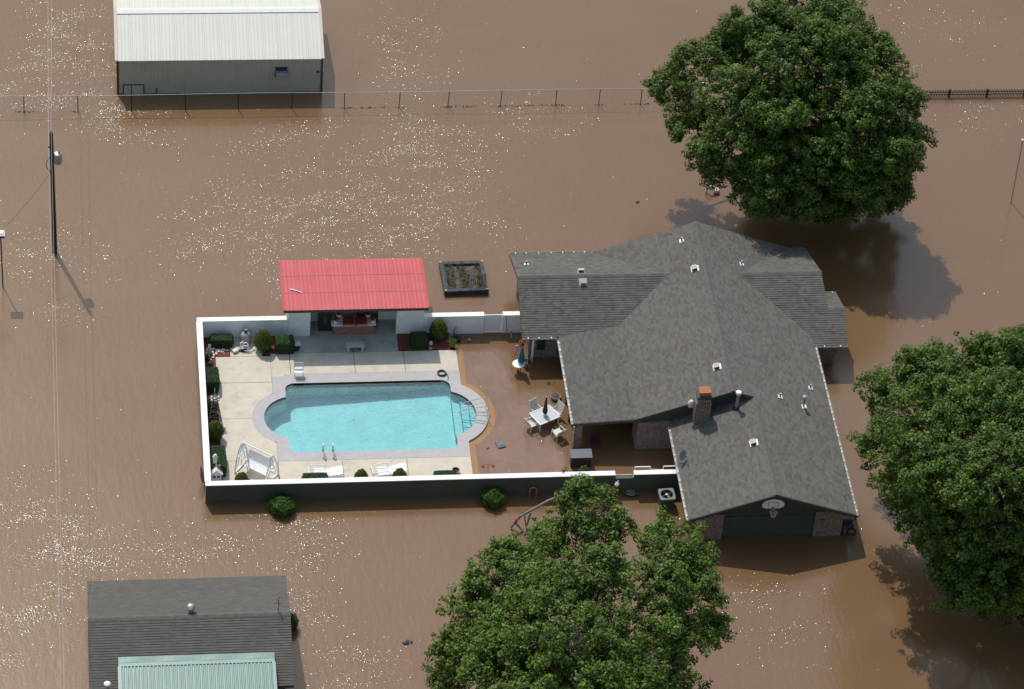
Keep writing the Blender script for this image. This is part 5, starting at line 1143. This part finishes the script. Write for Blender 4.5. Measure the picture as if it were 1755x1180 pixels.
# right bed
o = orn('stone_urn', 'slim white and black stone ornament between the dark hedge and the egg shrub', 'ornament', 738, 597); MB().lathe([(.09, 0), (.1, .08), (.06, .14), (.1, .4), (.1, .48), (.04, .54), (0, .56)], n=12).build('body', M_['stone'], o, smooth=True); MB().lathe([(.105, .2), (.11, .28), (.105, .32)], n=12).build('band', M_['dark'], o)
o = orn('potted_plant', 'terracotta pot with a green plant at the right end of the back bed', 'potted plant', 775, 594, .05); MB().lathe([(.1, 0), (.15, .22), (.17, .22), (.17, .27), (.13, .26)], n=14).build('pot', M_['terracotta'], o, smooth=True)
c_ = rng.normal(size=(260, 3)) * np.array([.13, .13, .07]) + np.array([0, 0, .4]); leaf_mesh('plant', c_, unit(rng.normal(size=(260, 3)) + np.array([0, 0, 1.])), .07, M_['leafS'], o, kind='stuff')
o = orn('iron_plant_stand', 'dark wrought iron plant stand against the back wall', 'plant stand', 779, 581, .02); MB().tube([(0, 0, 0), (-.05, .03, .5), (0, .05, .9), (.08, .05, .95)], .02, 6).build('stem', M_['iron'], o)
for k in range(5): MB().tube([(-.03, .03, .2 + k * .14), (.1 * (-1) ** k, 0, .3 + k * .14), (.14 * (-1) ** k, 0, .24 + k * .14)], .014, 5).build('arm', M_['iron'], o)
MB().lathe([(.14, .0), (.2, .14), (.17, .15)], (.18, -.05, .0), 14).build('bowl', M_['dark'], o)
q0 = G(781, 810, DZ); o = thing('clay_bowl', 'round dark red clay fire bowl on the deck by the front wall', 'bowl', (q0.x, q0.y, DZ)); MB().lathe([(.08, 0), (.2, .12), (.23, .22), (.2, .23), (.14, .14), (0, .1)], n=20).build('bowl', M_['maroon'], o, smooth=True); MB().tube([(.215 * math.cos(t), .215 * math.sin(t), .23) for t in [k * PI / 10 for k in range(20)]], .02, 6, closed=True).build('rim', M_['bulb'], o)
fl_ = MB(); 
for k in range(44): a = random.uniform(0, 2 * PI); 
del fl_

# patio table set
tc = (G(909.8, 705.4, .62) + G(926, 725.8, .62) + G(959.7, 711.5, .62) + G(939, 699, .62)) / 4; e1 = G(959.7, 711.5, .62) - G(926, 725.8, .62); an_ = math.atan2(e1.y, e1.x)
pt = thing('patio_table', 'glass topped white patio table with a folded maroon parasol through it', 'patio table', (tc.x, tc.y, 0), an_)
hw_, hd2 = e1.xy.length / 2, (G(909.8, 705.4, .62) - G(926, 725.8, .62)).xy.length / 2
MB().box((0, 0, .60), (2 * hw_ - .06, 2 * hd2 - .06, .012)).build('glass_top', M_['glass_top'], pt)
for s in (-1, 1): MB().bar((-hw_, s * hd2, .6), (hw_, s * hd2, .6), .05, .05).build('top_rail', M_['white'], pt); MB().bar((s * hw_, -hd2, .6), (s * hw_, hd2, .6), .05, .05).build('top_rail', M_['white'], pt)
for sx in (-1, 1):
    for sy in (-1, 1): MB().bar((sx * (hw_ - .08), sy * (hd2 - .08), -.3), (sx * (hw_ - .04), sy * (hd2 - .04), .58), .04, .04).build('leg', M_['white'], pt)
pu = thing('patio_parasol', 'folded maroon parasol standing in the middle of the patio table', 'parasol', (tc.x, tc.y, 0)); MB().tube([(0, 0, -.3), (.02, 0, 2.0)], .022, 8).build('pole', M_['iron'], pu)
MB().lathe([(.04, .78), (.13, .8), (.15, .95), (.1, 1.25), (.07, 1.6), (.03, 1.95)], n=12).build('canopy', M_['maroon'], pu, smooth=True); MB().lathe([(.03, 1.94), (.03, 2.0), (0, 2.03)], n=8).build('finial', M_['white'], pu); MB().lathe([(.04, .62), (.14, .63), (.1, .68), (.04, .7)], n=14).build('table_ring', M_['white'], pu)
def patio_chair(px, py, face, label, high=True):
    q = G(px, py, .4); d = math.atan2(face[1], face[0]); t = thing('patio_chair', label, 'chair', (q.x, q.y, -.08), d, 'patio chairs round the glass table')
    # local +x = front of the chair
    MB().box((0, 0, .42), (.5, .5, .025)).build('seat', M_['sling'], t)
    M = Matrix.Rotation(-.25, 3, 'Y'); hb2 = .62 if high else .34
    MB().box(Vector((-.27, 0, .46)) + M @ Vector((0, 0, hb2 / 2)), (.025, .5, hb2), M=M).build('backrest', M_['sling'], t)
    for y in (-.27, .27):
        MB().tube([(.24, y, -.25), (.26, y, .42), (.2, y, .63), (-.3, y, .65)], .02, 6).build('armrest', M_['white'], t); MB().tube([(-.32, y, -.25), (-.22, y, .42), tuple(Vector((-.27, y, .46)) + M @ Vector((0, 0, hb2)))], .02, 6).build('back_leg', M_['white'], t)
    MB().tube([(.24, -.27, .42), (.24, .27, .42)], .018, 6).build('front_bar', M_['white'], t)
T2 = Vector((tc.x, tc.y))
for px, py, lab, hi in ((920, 704, 'cream sling patio chair at the far left side of the glass table', True), (951, 707, 'cream sling patio chair leaning at the far right side of the glass table', True), (912, 724, 'low backed patio chair at the near left side of the glass table', False), (957, 739, 'patio chair pulled away at the near right of the glass table', False)):
    q = G(px, py, .4); f = (T2 - q.xy).normalized(); patio_chair(px, py, f, lab, hi)
# round bistro set with blue parasol
q0 = G(889, 623, .62); bt = thing('bistro_table', 'round white metal table beside a folded blue parasol near the house corner', 'bistro table', (q0.x, q0.y, 0))
MB().lathe([(0, .6), (.34, .6), (.36, .62), (.34, .64), (0, .64)], n=24).build('top', M_['white'], bt, smooth=True); MB().tube([(0, 0, -.3), (0, 0, .6)], .03, 8).build('pedestal', M_['iron'], bt)
for k in range(3): MB().tube([(0, 0, .1), (.28 * math.cos(k * 2.09), .28 * math.sin(k * 2.09), -.2)], .018, 6).build('foot', M_['iron'], bt)
q0 = G(893, 622, .62); bu = thing('blue_parasol', 'folded teal blue parasol by the round white table', 'parasol', (q0.x, q0.y, 0)); MB().tube([(0, 0, -.3), (0, 0, 1.85)], .022, 8).build('pole', M_['iron'], bu)
MB().lathe([(.05, .75), (.2, .78), (.19, 1.0), (.13, 1.3), (.1, 1.6), (.03, 1.85)], n=12).build('canopy', M_['blue_cloth'], bu, smooth=True)
q0 = G(903, 628, 0); bc = thing('bistro_chair', 'black wire bistro chair between the round table and the house corner', 'chair', (q0.x, q0.y, -.05), 2.4)
MB().tube([(.22 * math.cos(t), .22 * math.sin(t), .42) for t in [k * PI / 8 for k in range(16)]], .014, 5, closed=True).build('seat_ring', M_['iron'], bc); MB().lathe([(0, .41), (.2, .42)], n=14).build('seat', M_['iron'], bc)
for k in range(4): MB().tube([(.2 * math.cos(k * 1.57 + .78), .2 * math.sin(k * 1.57 + .78), .42), (.26 * math.cos(k * 1.57 + .78), .26 * math.sin(k * 1.57 + .78), -.2)], .012, 5).build('leg', M_['iron'], bc)
MB().tube([(-.2, -.16, .42), (-.27, -.17, .75), (-.3, 0, .88), (-.27, .17, .75), (-.2, .16, .42)], .014, 5).build('back_hoop', M_['iron'], bc)
q0 = G(889, 604, .4); o = thing('plant_rack', 'black metal rack hung with pink cloth and red flowers at the house corner', 'rack', (q0.x, q0.y, -.05))
for x in (-.2, .2): MB().bar((x, 0, -.2), (x, 0, 1.1), .025, .025).build('upright', M_['iron'], o)
for z in (.3, .7, 1.1): MB().bar((-.2, 0, z), (.2, 0, z), .02, .02).build('rail', M_['iron'], o)
MB().box((-.12, -.05, .85), (.2, .05, .45), .2).build('cloth', M_['rose'], o); fm = MB()
for k in range(60): fm.cur = 0 if random.random() < .7 else 1; fm.box((.12 + random.gauss(0, .08), random.gauss(0, .08), 1.15 + random.gauss(0, .09)), (.06, .05, .04), random.uniform(0, 3))
fm.build('flowers', [M_['red'], M_['leafS']], o, kind='stuff')
# log planter and chair under the patio edge
q0 = G(952, 682, 0); o = thing('round_planter', 'dark round planter standing in the water by the patio post', 'planter', (q0.x, q0.y, -.1)); MB().lathe([(.2, 0), (.28, .2), (.3, .3), (.26, .3), (.2, .22), (0, .2)], n=16).build('bowl', M_['wood_grey'], o, smooth=True); MB().lathe([(.24, .26), (0, .3)], n=16).build('soil', M_['soil'], o)
q0 = G(1020, 757, .3); o = thing('patio_chair', 'dark red chair seen in the dark covered patio', 'chair', (q0.x, q0.y, -.05)); MB().box((0, .2, .62), (.5, .05, .5)).build('backrest', M_['maroon'], o); MB().box((0, 0, .38), (.5, .45, .05)).build('seat', M_['maroon'], o)
for x in (-.22, .22):
    for y in (-.2, .2): MB().bar((x, y, -.2), (x, y, .36), .04, .04).build('leg', M_['maroon'], o)
# things on the near side of the patio
q0 = G(995, 803, .0); o = thing('lidded_box', 'black box with a grey slanted lid behind the front wall', 'storage box', (q0.x, q0.y + .35, -.2)); MB().box((0, 0, .5), (1.1, .5, .95)).build('box_body', M_['dark'], o); MB().box((0, 0, 1.01), (1.2, .62, .05), M=Matrix.Rotation(.12, 3, 'X')).build('lid', M_['slate'], o)
q0 = G(858, 762, 0); o = MB().box((0, 0, .03), (.46, .5, .1), .3).box((.02, .02, .09), (.3, .34, .04), .3).build('floating_case', M_['slate']); o.location = (q0.x, q0.y, .0); tag(o, 'dark grey case floating on the flooded patio', 'case')
q0 = G(847, 768, 0); o = MB().box((0, 0, .01), (.22, .05, .03), .6).build('floating_stick', M_['wood_dark']); o.location = (q0.x - .35, q0.y, 0); tag(o, 'short dark stick floating beside the grey case', 'stick')
q0 = G(836, 808, 0); o = thing('flower_stand', 'small metal stand with two red flower cups on the patio by the front wall', 'flower stand', (q0.x, q0.y, -.1)); MB().tube([(0, 0, 0), (0, 0, .62)], .012, 5).build('stem', M_['iron'], o)
for s in (-1, 1): MB().tube([(0, 0, .6), (s * .14, 0, .68), (s * .28, 0, .55)], .01, 5).build('arm', M_['iron'], o); MB().lathe([(.03, .4), (.08, .5), (.07, .54), (0, .5)], (s * .28, 0, 0), 10).build('flower_cup', M_['red'], o)
q0 = G(804, 577, .1); 
o = MB().lathe([(0, 0), (.08, .02), (.1, .08), (.05, .14), (0, .15)], n=10).build('float', M_['galv']); o.location = (q0.x, q0.y - .2, 0); tag(o, 'small grey float in the water below the gate', 'float')
dm_ = MB()
for k in range(14): dm_.box((random.gauss(0, .14), random.gauss(0, .06), .015), (.09, .05, .02), random.uniform(0, 3))
o = dm_.build('floating_leaves', M_['leafS']); q0 = G(939, 657, 0); o.location = (q0.x, q0.y, 0); tag(o, 'clump of green leaves floating by the covered patio', 'leaves', kind='stuff')
q0 = G(876, 578, 0); o = thing('garden_stake', 'thin white garden stake against the back wall near the house', 'stake', (q0.x, q0.y, -.1)); MB().tube([(0, 0, 0), (0, 0, .5)], .015, 6).build('rod', M_['white'], o); MB().lathe([(0, .48), (.05, .52), (0, .6)], n=8).build('knob', M_['iron'], o)
# things by the big brick wall
q0 = G(1144, 752, .5); o = thing('water_heater', 'grey cylinder tank standing beside the brick wall', 'tank', (q0.x, q0.y, -.2)); MB().lathe([(.16, 0), (.17, .05), (.17, 1.25), (.1, 1.33), (0, 1.35)], n=16).build('tank', M_['galv'], o, smooth=True); MB().tube([(0, 0, 1.3), (0, .1, 1.5)], .02, 6).build('pipe', M_['galv'], o)
for px, lab in ((1100, 'left'), (1150, 'right')):
    q0 = G(px, 803, 1.2); o = thing('white_frame', 'white frame edge showing above the front wall near the garage, the %s one' % lab, 'frame', (q0.x, -11.55, 0), 0, 'white frames by the garage'); wf = .42 if px < 1120 else .45
    for z in (.9, 1.5): MB().bar((-wf, 0, z), (wf, 0, z), .05, .04).build('rail', M_['white'], o)
    for x in (-wf, wf): MB().bar((x, 0, -.3), (x, 0, 1.5), .04, .04).build('stile', M_['white'], o)
# outside the front wall
q0 = G(1142, 872, 0); ac = thing('ac_unit', 'square outdoor air conditioner with its fan on top, standing in the water', 'air conditioner', (q0.x, q0.y + .35, 0), .06)
bdy = MB()
def rsq(r, c, n=5): return [(sx * (r - c) + c * math.cos(a), sy * (r - c) + c * math.sin(a)) for sx, sy, a0 in ((1, 1, 0), (-1, 1, 90), (-1, -1, 180), (1, -1, 270)) for a in [math.radians(a0 + 90 * k / n) for k in range(n + 1)]]
MB().prism(rsq(.4, .1), -.5, .72).build('casing', M_['charcoal'], ac)
ring(rsq(.43, .12), [(.335 * math.cos(t), .335 * math.sin(t)) for t in [k * PI / 16 for k in range(32)]], .722, .8).build('top_ring', M_['ac_ring'], ac)
MB().lathe([(0, .724), (.33, .724)], n=28).build('fan_well', M_['galv'], ac)
for k in range(4): M = Matrix.Rotation(k * PI / 2 + .4, 3, 'Z') @ Matrix.Rotation(.3, 3, 'X'); MB().box(M @ Vector((.18, 0, 0)) + Vector((0, 0, .755)), (.24, .15, .01), M=M).build('fan_blade', M_['dark'], ac)
MB().lathe([(.07, .74), (.07, .79), (0, .8)], n=14).build('fan_hub', M_['galv'], ac)
for k in range(3): MB().tube([(r_ * math.cos(t), r_ * math.sin(t), .803) for r_ in [(.1, .2, .3)[k]] for t in [j * PI / 12 for j in range(24)]], .005, 4, closed=True).build('guard_ring', M_['dark'], ac)
q0 = G(1081, 846, 0); o = thing('fire_pit', 'round dark fire pit full of debris against the outside of the front wall', 'fire pit', (q0.x, q0.y + .1, -.1)); MB().lathe([(.25, 0), (.36, .15), (.4, .28), (.36, .28), (.25, .16), (0, .12)], n=20).build('bowl', M_['dark'], o, smooth=True); MB().tube([(.39 * math.cos(t), .39 * math.sin(t), .28) for t in [k * PI / 12 for k in range(24)]], .018, 6, closed=True).build('rim', M_['galv'], o); MB().lathe([(.3, .2), (.2, .27), (0, .3)], n=9).build('ash', M_['wood_grey'], o)
q0 = G(1055, 852, 0); o = thing('weather_post', 'red post topped with a white bird shaped ornament outside the front wall', 'garden post', (q0.x, q0.y + .1, -.3)); MB().bar((0, 0, 0), (0, 0, 1.05), .08, .08).build('post', M_['red'], o); MB().lathe([(0, -.14), (.12, -.06), (.13, .04), (.05, .12), (0, .13)], (0, 0, 1.2), 12).build('bird_body', M_['white'], o, smooth=True); MB().tube([(.04, 0, 1.28), (.05, 0, 1.45)], .03, 6).build('bird_neck', M_['white'], o); MB().tube([(-.04, 0, 1.3), (-.06, 0, 1.4)], .02, 6).build('bird_tail', M_['white'], o)
q0 = G(912, 845, 0); o = thing('wall_arch', 'rusty pink horseshoe shaped ornament leaning on the outside of the front wall', 'ornament', (q0.x, -12.1, -.1)); MB().tube([(-.17, 0, 0), (-.19, 0, .5), (-.15, 0, .72), (0, 0, .82), (.15, 0, .72), (.19, 0, .5), (.17, 0, 0)], .05, 8).build('arch', M_['pink'], o, smooth=True)
q0 = G(348, 828, 0); o = thing('wagon_wheel', 'faded pink wheel leaning against the outside of the left wall', 'wheel', (-17.78, q0.y, .35)); MB().tube([(-.06 - .1 * math.sin(t), .42 * math.cos(t), .3 + .42 * math.sin(t)) for t in [k * PI / 12 for k in range(24)]], .035, 6, closed=True).build('rim', M_['pink'], o)
for k in range(6): t0 = k * PI / 3; MB().tube([(-.06, 0, .3), (-.06 - .1 * math.sin(t0), .42 * math.cos(t0), .3 + .42 * math.sin(t0))], .018, 5).build('spoke', M_['pink'], o)
# timber swing frame
sfz = thing('play_frame', 'weathered timber swing frame leaning beside the bottom tree', 'swing frame', (0, 0, 0))
A = G(893, 885, 1.1); B = G(942, 855, 1.3); A0 = G(875, 903, .15); 
MB().tube([G(876, 903, 0.1), G(892, 884, .9), G(941, 857, 1.3), G(960, 850, 1.35)], .07, 8).build('top_beam', M_['wood_grey'], sfz)
for P0, P1 in (((899, 884, 1.05), (903, 912, -.1)), ((910, 878, 1.15), (903, 900, .3)), ((881, 893, .6), (900, 914, -.1)), ((908, 880, 1.05), (905, 893, .3))): MB().bar(G(*P0), G(*P1), .07, .07).build('leg', M_['wood_grey'], sfz)
MB().tube([G(884, 893.5, .6), G(887, 890, .75)], .085, 8).build('clamp', M_['red'], sfz)
for P0, P1, lab in (((892, 880), (904, 871), ''),): MB().bar(G(P0[0], P0[1], 1.25), G(P1[0], P1[1], 1.3), .05, .05).build('bracket', M_['iron'], sfz)
# deer statue by the far tree
q0 = G(1218, 330, 0); o = thing('lawn_swan', 'pale curved lawn ornament half under water beneath the top right tree', 'lawn ornament', (q0.x, q0.y, -.1)); MB().tube([(-.25, 0, .0), (-.28, 0, .35), (-.12, 0, .6), (.1, 0, .55), (.18, 0, .35)], [.05, .07, .08, .07, .04], 8).build('hoop', M_['bulb'], o, smooth=True); MB().lathe([(.05, 0), (.2, .1), (.16, .25), (0, .3)], (.35, 0, .1), 10).build('body', M_['rose'], o, smooth=True); MB().tube([(.35, 0, .3), (.3, 0, .5)], .04, 6).build('neck', M_['bulb'], o)
for px, py, lab in ((697, 1101, 'small dark clump of debris floating in the water right of the shed'), (1093, 346, 'tiny dark piece of debris floating between the pool house and the tree')):
    q0 = G(px, py, 0); d_ = MB(); sc_ = 1 if px < 900 else .4
    for k in range(9): d_.box((random.gauss(0, .1) * sc_, random.gauss(0, .07) * sc_, .02), (.16 * sc_, .1 * sc_, .06), random.uniform(0, 3), M=Matrix.Rotation(random.uniform(-.5, .5), 3, 'X') @ Matrix.Rotation(random.uniform(0, 3), 3, 'Z'))
    o = d_.build('floating_debris', M_['dark']); o.location = (q0.x, q0.y, 0); tag(o, lab, 'debris', kind='stuff')
# parked trailer hitch and tyre by the garage right pier
q0 = G(1428, 908, 0.2); o = thing('garden_tractor', 'dark wheeled cart half hidden under the right garage eave', 'cart', (q0.x + .4, q0.y + .1, 0)); MB().box((.2, 0, .5), (.9, .5, .3)).build('cart_body', M_['charcoal'], o); MB().bar((.5, 0, .6), (.9, -.1, 1.3), .04, .04).build('handle', M_['iron'], o)
for x in (-.15, .55): MB().tube([(x + .24 * math.cos(t), -.28, .2 + .24 * math.sin(t)) for t in [k * PI / 10 for k in range(20)]], .06, 8, closed=True).build('tyre', M_['dark'], o)
MB().box((.35, .25, .95), (.5, .05, .5)).build('windscreen', M_['flesh'], o)
